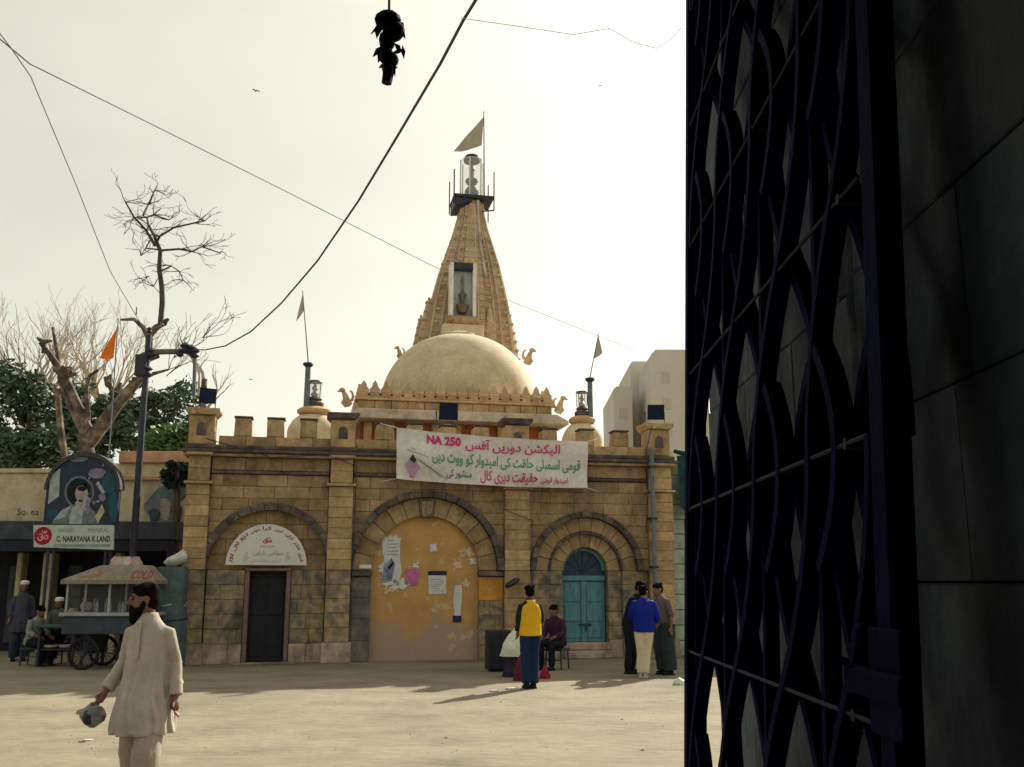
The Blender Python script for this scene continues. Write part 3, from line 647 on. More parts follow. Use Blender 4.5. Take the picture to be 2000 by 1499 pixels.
# pale pipe stripe, neck, platform, lantern
m = MB(); m.tube([(su(13)+.42, SV_-hw(12.2)*1.1-.06, 12.2), (su(14)+.26, SV_-hw(13.5)*1.1-.05, 13.5), (su(15)+.22, SV_-.55, 14.6), (su(15)+.2, SV_-.5, 15.4)], .055, 6); m.build('conduit', white_eave, sa)
m = MB(); m.lathe([(.48, 15.3), (.46, 15.33), (.5, 15.38), (.42, 15.45)], 20, (su(15.3), SV_, 0)); m.build('neck_ring', orng_st, sa)
tu = su(15.6)+.02
m = MB(); m.box((tu-.74, SV_-.6, 15.47), (tu+.74, SV_+.6, 15.58), bev=.01); pl = m.build('platform', iron, sa)
m = MB(); m.add([(tu-.72, SV_-.58, 15.1), (tu-.38, SV_-.4, 15.1), (tu+.1, SV_-.5, 15.46), (tu-.72, SV_-.58, 15.46), (tu-.72, SV_+.5, 15.1), (tu-.38, SV_+.4, 15.1), (tu+.1, SV_+.5, 15.46), (tu-.72, SV_+.5, 15.46)], [(0, 1, 2, 3), (7, 6, 5, 4), (0, 4, 5, 1), (1, 5, 6, 2), (2, 6, 7, 3), (3, 7, 4, 0)]); m.build('platform_gusset', iron, pl)
for x, y in ((-.74, -.6), (.74, -.6), (-.74, .6), (.74, .6)):
    m = MB(); m.tube([(tu+x, SV_+y, 15.0 if x > 0 else 15.2), (tu+x, SV_+y, 16.5)], .025, 6); m.build('railing_post', iron, pl)
m = MB(); m.tube([(tu+.74, SV_-.6, 15.02), (tu+.3, SV_-.4, 15.02)], .025, 6); m.build('railing_post', iron, pl)
m = MB(); m.lathe([(.43, 15.58), (.43, 17.15)], 24, (tu, SV_, 0)); lan = m.build('glass_case', glass, sa, True)
m = MB(); m.lathe([(.3, 17.1), (.32, 17.2), (.24, 17.34), (.06, 17.4)], 20, (tu, SV_, 0)); m.build('case_cap', iron, lan, True)
for k in range(6):
    t = 2*pi*k/6+.2; m = MB(); m.tube([(tu+.44*cos(t), SV_+.44*sin(t), 15.58), (tu+.44*cos(t), SV_+.44*sin(t), 17.12)], .028, 5); m.build('case_bar', white_pnt, lan)
m = MB(); m.lathe([(.12, 15.6), (.24, 15.72), (.27, 15.9), (.2, 16.05), (.1, 16.15), (.2, 16.25), (.24, 16.33), (.22, 16.4), (.07, 16.5), (.06, 16.7), (.12, 16.8), (.05, 16.95), (.01, 17.1)], 18, (tu, SV_, 0)); m.build('pot_finial', mk('dark_kalash', (.04, .055, .07), rough=.4), lan, True)

def flag(label, base, top, cloth, mat, polemat=grey_iron, pr=.022, cat='flag', wave=.05):
    """pole from base to top (world), cloth = outline of world points following the pole"""
    base = Vector(base); top = Vector(top); t = thing('flag', label, cat, base, 0)
    m = MB(); m.tube([(0, 0, 0), top-base], [pr, pr*.6], 7); m.build('pole', polemat, t, True)
    a, b, tip = [Vector(p)-base for p in cloth]; m = MB(); n = 14; vs = []
    for i in range(n+1):
        s = i/n
        for j in range(n+1):
            q = j/n; p = (a*(1-q)+b*q)*(1-s)+tip*s
            bow = sin(pi*s)*.10*(tip-a).length
            p = p+Vector((0, sin(s*9+q*2)*wave*s, -bow*.35*q))
            vs.append(p)
    W_ = n+1; fs = [(i*W_+j, i*W_+j+1, (i+1)*W_+j+1, (i+1)*W_+j) for i in range(n) for j in range(n)]
    k = len(vs); vs += [v+Vector((0, .006, 0)) for v in vs]; fs += [tuple(reversed([x+k for x in f])) for f in fs]
    m.add(vs, fs).build('cloth', mat, t, True); return t
pb = fw(tu+.5, SV_+.1, 15.58); yy = pb.y
flag('pale triangular flag blown left on the pole above the spire', pb, at(945, 218, yy), (at(945, 228, yy), at(941, 284, yy), at(884, 297, yy)), flag_w, pr=.03)

# two small shrines on the roof, each with ringed neck, lantern and disc topped column
def shrine(label, px, pyd, v, col_px, disc_py, s=1.0):
    u, z = loc(px, pyd, v); t = thing('roof_shrine', label, 'shrine', fw(u, v, 4.6), FA, 'small shrines on the gatehouse roof')
    H = z-4.6; m = MB(); m.lathe([(.56*s, 0), (.56*s, H-.42), (.54*s, H-.32), (.46*s, H-.16), (.36*s, H-.05), (.28*s, H)], 32); m.build('dome', cream, t, True)
    m = MB(); m.lathe([(.3*s, H), (.36*s, H+.05), (.37*s, H+.12), (.29*s, H+.18), (.22*s, H+.2)], 18); m.build('neck_ring', orng_st, t, True)
    m = MB(); m.lathe([(.2*s, H+.2), (.21*s, H+.3), (.14*s, H+.36), (.17*s, H+.4), (.1*s, H+.46)], 16); m.build('upper_ring', dark_st, t, True)
    m = MB(); m.lathe([(.15*s, H+.46), (.17*s, H+.82)], 16); la = m.build('glass_case', glass, t, True)
    m = MB(); m.lathe([(.05, H+.46), (.09*s, H+.53), (.04, H+.6), (.07*s, H+.68), (.01, H+.8)], 10); m.build('pot_finial', brass, la, True)
    m = MB(); m.lathe([(.17*s, H+.82), (.15*s, H+.86)], 14); m.build('case_cap', iron, la)
    for k in range(4):
        a = pi/4+k*pi/2; m = MB(); m.tube([(.16*s*cos(a), .16*s*sin(a), H+.46), (.18*s*cos(a), .18*s*sin(a), H+.83)], .012, 5); m.build('case_bar', grey_iron, la)
    cu, cz = loc(col_px, disc_py, v); cu -= u; cz -= 4.6
    m = MB(); m.lathe([(.10, H-.3), (.075, H+.2), (.065, cz-.05)], 12, (cu, -.15, 0)); m.build('disc_pole', grey_iron, t, True)  # plain blue grey pole under a disc cap, no light on it
    m = MB(); m.lathe([(.06, cz-.06), (.13, cz), (.12, cz+.05), (.02, cz+.07)], 14, (cu, -.15, 0)); m.build('column_cap', iron, t, True)
    return fw(cu+u, v-.15, cz+4.65)
VS = 2.2
p = shrine('small cream domed roof shrine with glass lantern left of the big dome', 613, 812, VS, 602, 716, 1.12); y0 = p.y
flag('thin white pennant hanging limp on a tall pole at the left shrine', p, at(591, 568, y0), (at(591, 575, y0), at(594, 606, y0), at(578, 628, y0)), flag_w, pr=.016, wave=.01)
p = shrine('small domed roof shrine with short brass finial right of the big dome', 1137, 829, VS, 1149, 745, .95); y0 = p.y
flag('white pennant on a leaning pole at the right shrine', p, at(1169, 652, y0), (at(1169, 656, y0), at(1158, 702, y0), at(1177, 690, y0)), flag_w, pr=.016, wave=.01)

# ================================================================== RIGHT: neighbour wall, towers
nw = thing('neighbour_wall', 'pale green painted block wall adjoining the right end of the temple front', 'wall', fw(10.86, .2, 0), FA)
pgreen = mk('pale_green_paint', (.36, .42, .33), scale=2, bump=.3, rnd=.08, detail=8, ramp=[(.28, (.1, .12, .11)), (.42, (.28, .34, .28)), (.6, (.4, .46, .37)), (.8, (.46, .5, .42))])
m = MB(); m.box((0.02, .12, 0), (4.2, .5, 4.55)); m.build('core', pgreen, nw)
for r in range(13):
    u = .0 if r % 2 else -.35
    while u < 4.0:
        a = max(.02, u); b = min(u+.7, 4.2); m = MB(); m.prism([(a+.008, r*.35+.008), (b-.008, r*.35+.008), (b-.008, r*.35+.342), (a+.008, r*.35+.342)], .0+random.uniform(-.008, .008), .119, .012); m.build('block', pgreen, nw); u += .7
gc = mk('dark_green_cloth', (.012, .045, .05), rough=.9, var=.5, scale=4)
t = thing('hanging_tarpaulin', 'dark green tarpaulin slung over the top of the pale green wall', 'tarpaulin', fw(10.9, .0, 3.0), FA)
vs = []; n = 16
for i in range(n+1):
    for j in range(n+1):
        a, b = i/n, j/n; vs.append((a*3.9+.05, -.1-.07*sin(a*19+b*2)-.05*sin(a*7), 1.62-b*(1.2+.35*sin(a*8))+.05*sin(a*11)))
fs = [(i*(n+1)+j, i*(n+1)+j+1, (i+1)*(n+1)+j+1, (i+1)*(n+1)+j) for i in range(n) for j in range(n)]
MB().add(vs, fs).build('sheet', gc, t, True)
m = MB(); m.tube([(.0, -.05, 1.75), (.25, -.12, 1.68), (.5, -.15, 1.45), (.62, -.12, 1.0)], [.05, .07, .08, .05], 8); m.build('rolled_edge', gc, t, True)
tower_m = mk('tower_render', (.56, .52, .45), scale=.08, var=.12, bump=0); win_m = mk('tower_window', (.48, .43, .34), rough=.6, var=.2, bump=0)  # wall colour lightened to imitate distance haze
def tower(label, px0, px1, pyt, Y, cut):
    a = at(px0, pyt, Y); b = at(px1, pyt, Y); t = thing('apartment_tower', label, 'building', (a.x, Y, 0), 0, 'far apartment towers'); W, H = b.x-a.x, a.z
    m = MB(); m.prism([(0, 0), (W, 0), (W, H), (cut, H), (0, H-cut)], 0, 14); wl = m.build('wall', tower_m, t)
    me = MB().box((0, 0, 0), (.9, .06, 1.3)).mesh('window', win_m); nc_ = max(1, int(W/3.2))
    for r in range(9):
        for c in range(nc_):
            inst('window', me, t, (W*(c+.5)/nc_-.45, -.05, H-4-r*3.1))
tower('lowest and leftmost of three hazy beige apartment towers at right', 1198, 1234, 755, 118, .35)
tower('middle hazy beige apartment tower at right, behind the corner floodlight', 1231, 1279, 706, 124, .3)
tower('tallest hazy beige apartment tower next to the dark gate edge', 1272, 1380, 683, 112, .5)

# ================================================================== LEFT: shop building, trees, pole
YB = 25.0
def bx(px): return at(px, 1000, YB).x
def bz(py): return at(200, py, YB).z
sb = thing('roadside_shop', 'low cream shop building with dark canopy behind the food cart', 'building', (0, YB, 0))
cream_w = mk('cream_shop_paint', (.5, .42, .27), scale=1.5, bump=.2, detail=8, ramp=[(.3, (.3, .24, .15)), (.5, (.48, .4, .26)), (.7, (.57, .49, .34))])
peach = mk('peach_paint', (.5, .27, .16), scale=2, var=.3); dkgrey = mk('dark_grey_canopy', (.055, .065, .08), var=.35, scale=3)
inside = mk('interior_shadow', (.012, .012, .02), var=.5)  # near-black, standing in for the shadow inside shop and cart case
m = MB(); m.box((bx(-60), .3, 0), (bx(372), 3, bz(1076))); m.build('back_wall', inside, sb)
m = MB(); m.box((bx(-60), .0, bz(1076)), (bx(104), 3, bz(925))); m.build('upper_wall', cream_w, sb)
m = MB(); m.box((bx(104)+.004, .05, bz(1076)), (bx(372), 3, bz(905))); m.build('upper_wall', cream_w, sb)
m = MB(); m.box((bx(225), -.06, bz(905)+.004), (bx(374), 1, bz(882)), bev=.02); m.build('parapet', peach, sb)
m = MB(); m.box((bx(-60), -.07, bz(925)+.004), (bx(108), .4, bz(916)), bev=.02); m.build('coping', cream_w, sb)
m = MB(); m.box((bx(232), -.1, bz(938)), (bx(374), .04, bz(932))); m.build('string_course', peach, sb)
m = MB(); m.prism([(bx(-60), bz(1058)), (bx(374), bz(1058)), (bx(374), bz(1024)), (bx(-60), bz(1022))], -1.1, -.01, .02); m.build('canopy', dkgrey, sb)
m = MB(); m.box((bx(-60), -1.16, bz(1080)), (bx(374), -1.1, bz(1060))); m.build('canopy_fascia', mk('dark_fascia', (.02, .023, .035), var=.4), sb)
for a, b in ((52, 62), (102, 122), (238, 250)):
    m = MB(); m.box((bx(a), -.25, 0), (bx(b), .1, bz(1080)-.004), bev=.02); m.build('pillar', cream_w, sb)
for px in (22, 135, 190, 260, 320):
    m = MB(); m.box((bx(px), .22, .2), (bx(px+28), .296, bz(1105)), bev=.02); m.build('shutter', mk('old_shutter', (.05, .055, .06), var=.5, scale=7), sb)
# painted mural on the upper wall: soft grey blue figure shapes
m = MB()
def blob(px, py, rx, ry, mi, v): 
    c = (bx(px), bz(py)); m.prism([(c[0]+rx*(1+.15*sin(3*t+px))*cos(t), c[1]+ry*(1+.12*sin(2*t+py))*sin(t)) for t in [2*pi*i/22 for i in range(22)]], v, v+.004, 0, mi)
blob(318, 985, .45, .42, 0, .03); blob(335, 960, .33, .3, 1, .025); blob(322, 995, .16, .3, 2, .02); blob(302, 1008, .14, .2, 3, .02); blob(345, 1002, .12, .25, 3, .015)
m.build('mural', [mk('mural_blue', (.14, .17, .2), var=.4, scale=5), mk('mural_teal', (.1, .16, .17), var=.4, scale=6), mk('mural_skin', (.33, .28, .24), var=.3, scale=6), mk('mural_dark', (.06, .07, .1), var=.4)], sb)
letter('lettering', 'So. ea', mk('black_ink', (.03, .04, .04)), sb, (bx(55), -.004, bz(1000)), width=.55, height=.17)
# arched picture board
YS = 21.4
def pt(px, py, Y=YS): q = at(px, py, Y); return (q.x, q.z)
bo = thing('picture_board', 'arched navy picture board of a haloed figure above the white name board', 'billboard', (0, YS, 0))
x0, _ = pt(90, 960); x1, _ = pt(233, 960); _, zb = pt(160, 1024); _, zt = pt(160, 886); cx_ = (x0+x1)/2; R_ = (x1-x0)/2; zc = zt-R_
outl = [(cx_+R_*cos(pi*t/24), zc+R_*sin(pi*t/24)) for t in range(25)]+[(x0, zb), (x1, zb)]
m = MB(); m.prism(outl, 0, .1); m.build('board', mk('navy_board', (.012, .022, .05), var=.5, scale=3, rough=.5), bo)
inn = [(cx_+(R_-.025)*cos(pi*t/24), zc+(R_-.07)*sin(pi*t/24)) for t in range(25)]
fr = [(cx_+(R_+.03)*cos(pi*t/24), zc+(R_+.03)*sin(pi*t/24)) for t in range(25)]+list(reversed(inn)); m = MB(); m.prism(fr, -.05, .22); m.build('arch_rim', mk('board_rim', (.05, .05, .06), var=.3), bo)
m = MB(); S = lambda px, py: pt(px, py)
def shape(pts, mi, lay): m.prism([S(*p) for p in pts], -.004*lay, -.004*lay+.003, 0, mi)
def disc(px, py, rx, ry, mi, lay, n=20): shape([(px+rx*cos(2*pi*i/n), py+ry*sin(2*pi*i/n)) for i in range(n)], mi, lay)
shape([(98, 930), (118, 915), (115, 970), (94, 985)], 4, 1); disc(152, 895, 20, 8, 1, 1); disc(190, 925, 18, 10, 6, 1); disc(212, 945, 14, 22, 3, 1)
disc(155, 962, 29, 32, 1, 1); disc(155, 962, 25, 28, 0, 2); disc(154, 962, 22, 26, 5, 3); disc(160, 965, 13, 16, 2, 4); disc(161, 955, 9, 5, 5, 5); disc(156, 985, 9, 8, 2, 4)
shape([(100, 1024), (122, 995), (142, 986), (170, 984), (186, 1000), (196, 1024)], 1, 3); shape([(118, 1000), (140, 988), (128, 1010), (104, 1018)], 4, 4); shape([(142, 990), (165, 988), (160, 1024), (135, 1024)], 4, 5)
shape([(163, 965), (178, 975), (172, 1000), (165, 998)], 4, 5); disc(172, 990, 5, 16, 6, 6); shape([(186, 1010), (200, 985), (205, 1000), (192, 1022)], 7, 4); disc(200, 972, 7, 8, 6, 4); shape([(193, 940), (206, 962), (200, 966), (188, 945)], 4, 4)
disc(222, 990, 9, 30, 3, 2); disc(103, 1005, 10, 12, 3, 2)
for i in range(14): disc(random.uniform(165, 225), random.uniform(905, 985), random.uniform(2, 4), random.uniform(2, 4), random.choice([4, 6, 3]), 3, 7)
def pr_(n, c): return mk('print_'+n, c, var=.3, scale=7, bump=0)
m.build('print', [pr_('navy', (.012, .025, .055)), pr_('slate', (.13, .16, .18)), pr_('flesh', (.3, .25, .24)), pr_('sea', (.02, .07, .1)), pr_('haze', (.3, .33, .34)), pr_('black', (.008, .009, .014)), pr_('lilac', (.18, .16, .25)), pr_('straw', (.38, .34, .2))], bo)
for px in (105, 215):
    m = MB(); x, _ = pt(px, 1024); m.tube([(x, .16, 0), (x, .16, zb+.6)], .04, 8); m.build('post', iron, bo)
nbd = thing('name_board', 'white name board with a crimson disc emblem under the picture board', 'sign', (0, YS-.12, 0))
def q2(px, py): return pt(px, py, YS-.12)
a = q2(65, 1026); b = q2(222, 1026); c = q2(221, 1074); d = q2(66, 1069)
m = MB(); m.prism([a, b, c, d], 0, .05); m.build('board', mk('board_white', (.42, .46, .42), var=.12, scale=4, rough=.6), nbd)
e = q2(84, 1047); m = MB(); m.prism([(e[0]+.19*cos(2*pi*i/24), e[1]+.19*sin(2*pi*i/24)) for i in range(24)], -.006, -.001); m.build('emblem_disc', mk('crimson', (.3, .01, .05), var=.15, bump=0), nbd)
letter('emblem', 'ॐ', mk('pinkish_white', (.55, .35, .4), bump=0), nbd, (e[0], -.009, e[1]), width=.24, height=.22)
e = q2(164, 1036); letter('lettering', 'SHREE . . . . . MANDAL', mk('grey_ink', (.17, .2, .2), bump=0), nbd, (e[0], -.003, e[1]), width=1.1, height=.09)
e = q2(163, 1053); letter('lettering', 'C. NARAYANA K LAND', mk('black_ink', (.03, .04, .04)), nbd, (e[0], -.003, e[1]), width=1.15, height=.13, bold=.03)
e = q2(160, 1066); m = MB(); m.box((e[0]-.6, -.004, e[1]-.03), (e[0]+.6, -.001, e[1]+.03)); m.build('underline', mk('grey_green_ink', (.22, .28, .26), bump=0), nbd)
for px in (92, 205):
    m = MB(); x, _ = q2(px, 1060); m.tube([(x, .09, 0), (x, .09, a[1]-.05)], .035, 8); m.build('post', iron, nbd)

# utility pole with cross-arm and conduit
YP = 21.9; pb_ = at(250, 1250, YP); po = thing('utility_pole', 'thin black leaning utility pole with a cross-arm reaching over the temple corner', 'pole', (pb_.x, YP, 0))
P = lambda px, py, dy=0: at(px, py, YP+dy)-Vector((pb_.x, YP, 0))
m = MB(); m.tube([(0, 0, 0), P(262, 1050), P(276, 850), P(291, 655)], [.085, .08, .075, .06], 10); m.build('mast', iron, po, True)
m = MB(); m.tube([P(292, 688), P(384, 686)], [.07, .06], 8); m.build('cross_arm', mk('grey_arm', (.13, .12, .11), var=.3), po)
m = MB(); m.tube([P(382, 680), P(380, 730), P(379, 775)], .045, 8); m.build('conduit', grey_iron, po)
for px, py, s in ((362, 680, .13), (374, 684, .12), (380, 690, .12), (352, 690, .09), (283, 700, .14), (287, 725, .13), (296, 690, .12), (292, 645, .07)):
    q = P(px, py); m = MB(); m.lathe([(s*.5, -s), (s*.9, -s*.5), (s*.6, 0), (s, s*.4), (s*.3, s)], 10, q); m.build('insulator', iron, po, True)
m = MB(); q = P(280, 715); m.box((q.x-.16, -.12, q.z-.25), (q.x+.1, .12, q.z+.25), bev=.02); m.build('junction_box', iron, po)

# ------------------------------------------------------------------ trees
def branch(mb, p, d, r, ln, depth, spread, n=4, minr=.006, up=.1, seg=4):
    pts = [p]; rad = [r]; q = Vector(p); dd = d.normalized()
    for i in range(seg):
        dd = (dd+Vector((random.gauss(0, .16), random.gauss(0, .16), random.gauss(0, .12)+up*.3))).normalized(); q = q+dd*ln/seg
        pts.append(q.copy()); rad.append(max(minr, r*(1-.45*(i+1)/seg)))
    mb.tube(pts, rad, 5 if r > .03 else 3, cap=False)
    if depth <= 0: return
    for k in range(n):
        i = random.randint(1, seg) if k else seg
        a = dd.orthogonal().normalized(); a.rotate(Quaternion(dd, random.uniform(0, 2*pi)))
        nd = (dd*cos(spread)+a*sin(spread)*random.uniform(.6, 1.2)+Vector((0, 0, up))).normalized()
        branch(mb, pts[i], nd, max(minr, rad[i]*.68), ln*random.uniform(.55, .8), depth-1, spread, n, minr, up, seg)
YT = 29.0
pbt = at(182, 1150, YT); tr = thing('pruned_tree', 'heavily lopped bare tree with pale stubs behind the picture board', 'tree', (pbt.x, YT, 0))
T = lambda px, py, dy=0: at(px, py, YT+dy)-Vector((pbt.x, YT, 0))
m = MB(); R8 = 9
m.tube([(0, 0, 0), T(182, 1000), T(172, 900), T(165, 850), T(172, 815)], [0.302, 0.259, 0.238, 0.2, 0.06], 12)
m.tube([T(170, 870), T(200, 830), T(225, 795, -.2), T(255, 760, -.3), T(278, 735, -.3), T(290, 690, -.3), T(292, 652, -.3)], [0.216, 0.216, 0.187, 0.158, 0.122, 0.115, 0.108], R8)
m.tube([T(172, 840), T(150, 790), T(128, 740), T(112, 715), T(95, 690), T(78, 670)], [0.158, 0.144, 0.122, 0.108, 0.086, 0.050], R8)
m.tube([T(165, 850), T(140, 800), T(118, 745, .3), T(112, 690, .3), T(103, 640, .3)], [0.115, 0.101, 0.086, 0.065, 0.043], 8)
m.tube([T(112, 760, .2), T(115, 800, .2), T(120, 850, .2), T(128, 900, .2)], [0.094, 0.101, 0.108, 0.115], 8)
m.tube([T(150, 800, .2), T(140, 770, .2), T(133, 748, .2)], [0.086, 0.072, 0.079], 8)
m.tube([T(84, 690), T(86, 672), T(85, 664)], [0.058, 0.050, 0.043], 7)
m.tube([T(172, 820), T(168, 760), T(175, 735), T(192, 722)], [0.086, 0.065, 0.058, 0.043], 7)
m.tube([T(230, 790), T(222, 768), T(212, 750)], [0.101, 0.086, 0.072], 7)
m.tube([T(290, 660, -.3), T(280, 640, -.3), T(262, 624, -.3), T(236, 625, -.3)], [0.086, 0.072, 0.058, 0.036], 7)
m.tube([T(292, 655, -.3), T(305, 640, -.3), T(318, 632, -.3)], [0.108, 0.101, 0.072], 7)
m.tube([T(270, 745, -.3), T(300, 730, -.3), T(330, 722, -.3)], [0.072, 0.058, 0.029], 7)
m.tube([T(266, 615, -.3), T(267, 600, -.3)], [0.022, 0.014], 6)
m.build('trunk', bark_pale, tr, True)
for px, py, s in ((85, 668, .13), (124, 735, .2), (122, 728, .16), (315, 634, .16), (212, 752, .18), (228, 770, .2), (290, 700, .2), (262, 755, .2)):
    e = MB(); c_ = T(px, py, -.1)
    for k in range(5): e.tube([c_, c_+Vector((random.gauss(0, 1), random.gauss(0, .6), random.uniform(.1, 1.2))).normalized()*s*random.uniform(.9, 1.9)], [s*.6, s*.25], 6)
    e.build('stub_knot', bark, tr, True)
m = MB(); B_ = [T(313, 636, -.3), T(317, 590, -.3), T(316, 560, -.3), T(311, 525, -.3), T(313, 490, -.3), T(303, 465, -.3)]
m.tube(B_, [.085, .085, .08, .075, .065, .055], 7)
for pts, r in (([(303, 480), (285, 450), (262, 425), (245, 395)], .05), ([(308, 470), (312, 462), (340, 445), (380, 436), (400, 432)], .045), ([(303, 465), (290, 440), (287, 425), (300, 420), (330, 430)], .045), ([(280, 420), (290, 400), (302, 372)], .04),
               ([(312, 490), (350, 487), (375, 492), (395, 482), (430, 495)], .04), ([(310, 488), (285, 485), (275, 500)], .03), ([(314, 530), (335, 520), (350, 530), (358, 548)], .03), ([(318, 580), (300, 560), (290, 540)], .012)):
    pv = [T(px, py, random.uniform(-.6, .2)) for px, py in pts]; m.tube(pv, [r*(1-.55*i/(len(pv)-1)) for i in range(len(pv))], 5)
    for q in pv[1:]:
        for k in range(3):
            branch(m, q, Vector((random.gauss(0, 1), random.gauss(0, .6), random.uniform(-.3, .8))), .018, random.uniform(.3, .6), 2, .6, 2, .007, .05, 3)
for px, py in ((330, 722), (325, 735), (340, 700), (355, 690), (395, 660)):
    for k in range(3): branch(m, T(px, py, -.3), Vector((random.uniform(.2, 1), random.gauss(0, .4), random.uniform(0, 1))), .015, .7, 2, .5, 2, .007, .1, 3)
m.build('crown', twig_d, tr)
# pale leafless trees behind
def bare(label, px, py, Y, h, n, dp):
    b = at(px, 1150, Y); t = thing('bare_tree', label, 'tree', (b.x, Y, 0), 0, 'pale leafless trees behind the shop'); top = at(px, py, Y).z
    m = MB(); m.tube([(0, 0, 0), (.1, 0, top*.5), (0, .1, top)], [.3, .22, .14], 8); m.build('trunk', bark_pale, t, True); m = MB()
    for k in range(n):
        a = 2*pi*k/n; branch(m, Vector((0, .1*top*0, top*random.uniform(.75, 1))), Vector((cos(a)*.8, sin(a)*.5, 1)), .09, h*random.uniform(.45, .6), dp, .42, 4, .008, .16, 4)
    m.build('crown', twig_m, t)
bare('pale leafless tree with fine upright twigs at the left edge', 40, 770, 42, 4.4, 6, 3)
bare('pale leafless tree with fine twigs behind the saffron flag', 165, 770, 44, 4.4, 6, 3)
bare('faint bare twiggy tree right of the utility pole', 372, 740, 46, 2.9, 3, 2)
def leafy(label, px, py, Y, rx, rz, nleaf, mat, ls=.16, ry=None):
    c = at(px, py, Y); t = thing('leafy_tree', label, 'tree', (c.x, Y, 0), 0, 'green trees behind the shop'); ry = ry or rx*.7; m = MB()
    m.tube([(0, 0, 0), (.05, 0, c.z*.5), (0, 0, c.z)], [.2, .16, .1], 8)
    cl = []
    for k in range(26):
        while True:
            p = Vector((random.uniform(-1, 1), random.uniform(-1, 1), random.uniform(-1, 1)))
            if p.length < 1: break
        p = Vector((p.x*rx, p.y*ry, c.z+p.z*rz)); cl.append((p, random.uniform(.28, .5)*min(rx, rz)))
        m.tube([(0, 0, c.z-rz*.6), (p*.5)+Vector((0, 0, c.z*.45)), p], [.07, .04, .02], 5)
    m.build('trunk', bark, t); vs = []; fs = []
    for i in range(nleaf):
        p, r = random.choice(cl); d = Vector((random.gauss(0, 1), random.gauss(0, 1), random.gauss(0, .8))).normalized()*r*random.uniform(.35, 1.1)
        q = p+d; a = Vector((random.gauss(0, 1), random.gauss(0, 1), random.gauss(0, .6))).normalized(); b = a.orthogonal().normalized(); b.rotate(Quaternion(a, random.uniform(0, 6.28)))
        s = ls*random.uniform(.5, 1.3); k = len(vs); vs += [q-a*s, q+b*s*.38, q+a*s, q-b*s*.38]; fs.append((k, k+1, k+2, k+3))
    MB().add(vs, fs).build('crown', mat, t)
leafy('dark green leafy tree at the left edge behind the shop', 62, 815, 34, 1.9, 1.7, 4200, leaf_a)
leafy('green leafy tree behind the picture board and utility pole', 245, 830, 35, 2.0, 1.2, 4800, leaf_a)
leafy('airy green tree between the utility pole and the temple corner', 318, 815, 37, 1.5, 1.4, 1700, leaf_a)
leafy('bright green bush just left of the temple corner', 350, 872, 29, .75, .8, 4500, leaf_b, .12)
leafy('dark shrub hanging over the shop wall beside the temple corner', 345, 925, 24.2, .3, .35, 900, mk('leaves_dark', (.02, .045, .04), var=.5), .1)
leafy('low dark green tree left of the picture board', 45, 890, 31, 1.2, 1.0, 3200, leaf_a)
# saffron flag
YF = 27.3; fb = at(216, 900, YF); flag('saffron triangular flag on a thin pole rising behind the picture board', (fb.x, YF, 0), at(231, 622, YF), (at(229, 640, YF), at(221, 700, YF), at(193, 699, YF)), flag_o, pr=.025)

# ------------------------------------------------------------------ wires and birds
def wire(label, pts, r, mat=iron, name='cable', cat='cable', sag=0, n=8):
    P_ = [Vector(p) for p in pts]; o0 = P_[0].copy(); Q = []
    for i in range(len(P_)-1):
        for k in range(n):
            s = k/n; q = P_[i].lerp(P_[i+1], s); q.z -= sag*4*s*(1-s); Q.append(q-o0)
    Q.append(P_[-1]-o0); m = MB(); m.tube(Q, r, 6); o = m.build(name, mat, None, True); o.location = o0; return tag(o, label, cat)
wire('thick black cable sweeping from the top edge down to the pole cross-arm', [at(985, -90, 6.0), at(905, 40, 7), at(860, 125, 7.7), at(780, 260, 9), at(700, 393, 10.8), at(620, 510, 13), at(550, 592, 15.5), at(490, 648, 18), at(440, 676, 20), at(400, 684, 21.4), at(382, 683, YP)], .014, n=4)
wire('thin wire running from upper left corner down toward the bare tree', [at(-20, 40, 12), at(22, 95, 12.6), at(60, 150, 13.2), at(150, 365, 17), at(215, 530, 20), at(250, 590, YP), at(291, 660, YP)], .008, mk('grey_wire', (.09, .1, .11), bump=0), n=3)
wire('thin wire crossing the sky from upper left to behind the spire', [at(-20, 60, 13), at(58, 125, 14), at(300, 245, 20), at(560, 375, 27), at(835, 515, 36), at(1000, 590, 42), at(1240, 685, 50)], .011, mk('grey_wire', (.09, .1, .11)), sag=0, n=3)
wire('faint loose string sagging across the top right of the sky', [at(900, 36, 4.5), at(1000, 50, 4.5), at(1120, 68, 4.4), at(1190, 56, 4.3), at(1235, 82, 4.2), at(1282, 95, 4.1), at(1312, 76, 4.0), at(1330, 55, 3.9)], .0016, mk('string', (.35, .33, .3)), 'string', 'string', n=4)
def bird(label, px, py, Y, s, roll):
    c = at(px, py, Y); t = thing('bird', label, 'bird', c, roll, 'birds in the sky'); m = MB(); m.tube([(0, -.9*s, 0), (0, -.5*s, .05*s), (0, .3*s, 0), (0, .9*s, -.02)], [.05*s, .2*s, .17*s, .05*s], 8); m.build('body', hair, t, True)
    for f in (-1, 1):
        m = MB(); m.prism([(0, 0), (f*.8*s, .35*s), (f*1.6*s, .2*s), (f*.8*s, .12*s)], -.3*s, .2*s); m.build('wing', hair, t)
bird('small dark bird high in the sky left of the hanging charm', 500, 178, 60, .17, .6)
bird('tiny dark bird low in the sky above the left parapet', 490, 742, 70, .13, 1)
bird('faint bird in the bright sky at upper right', 1172, 168, 80, .13, .3)

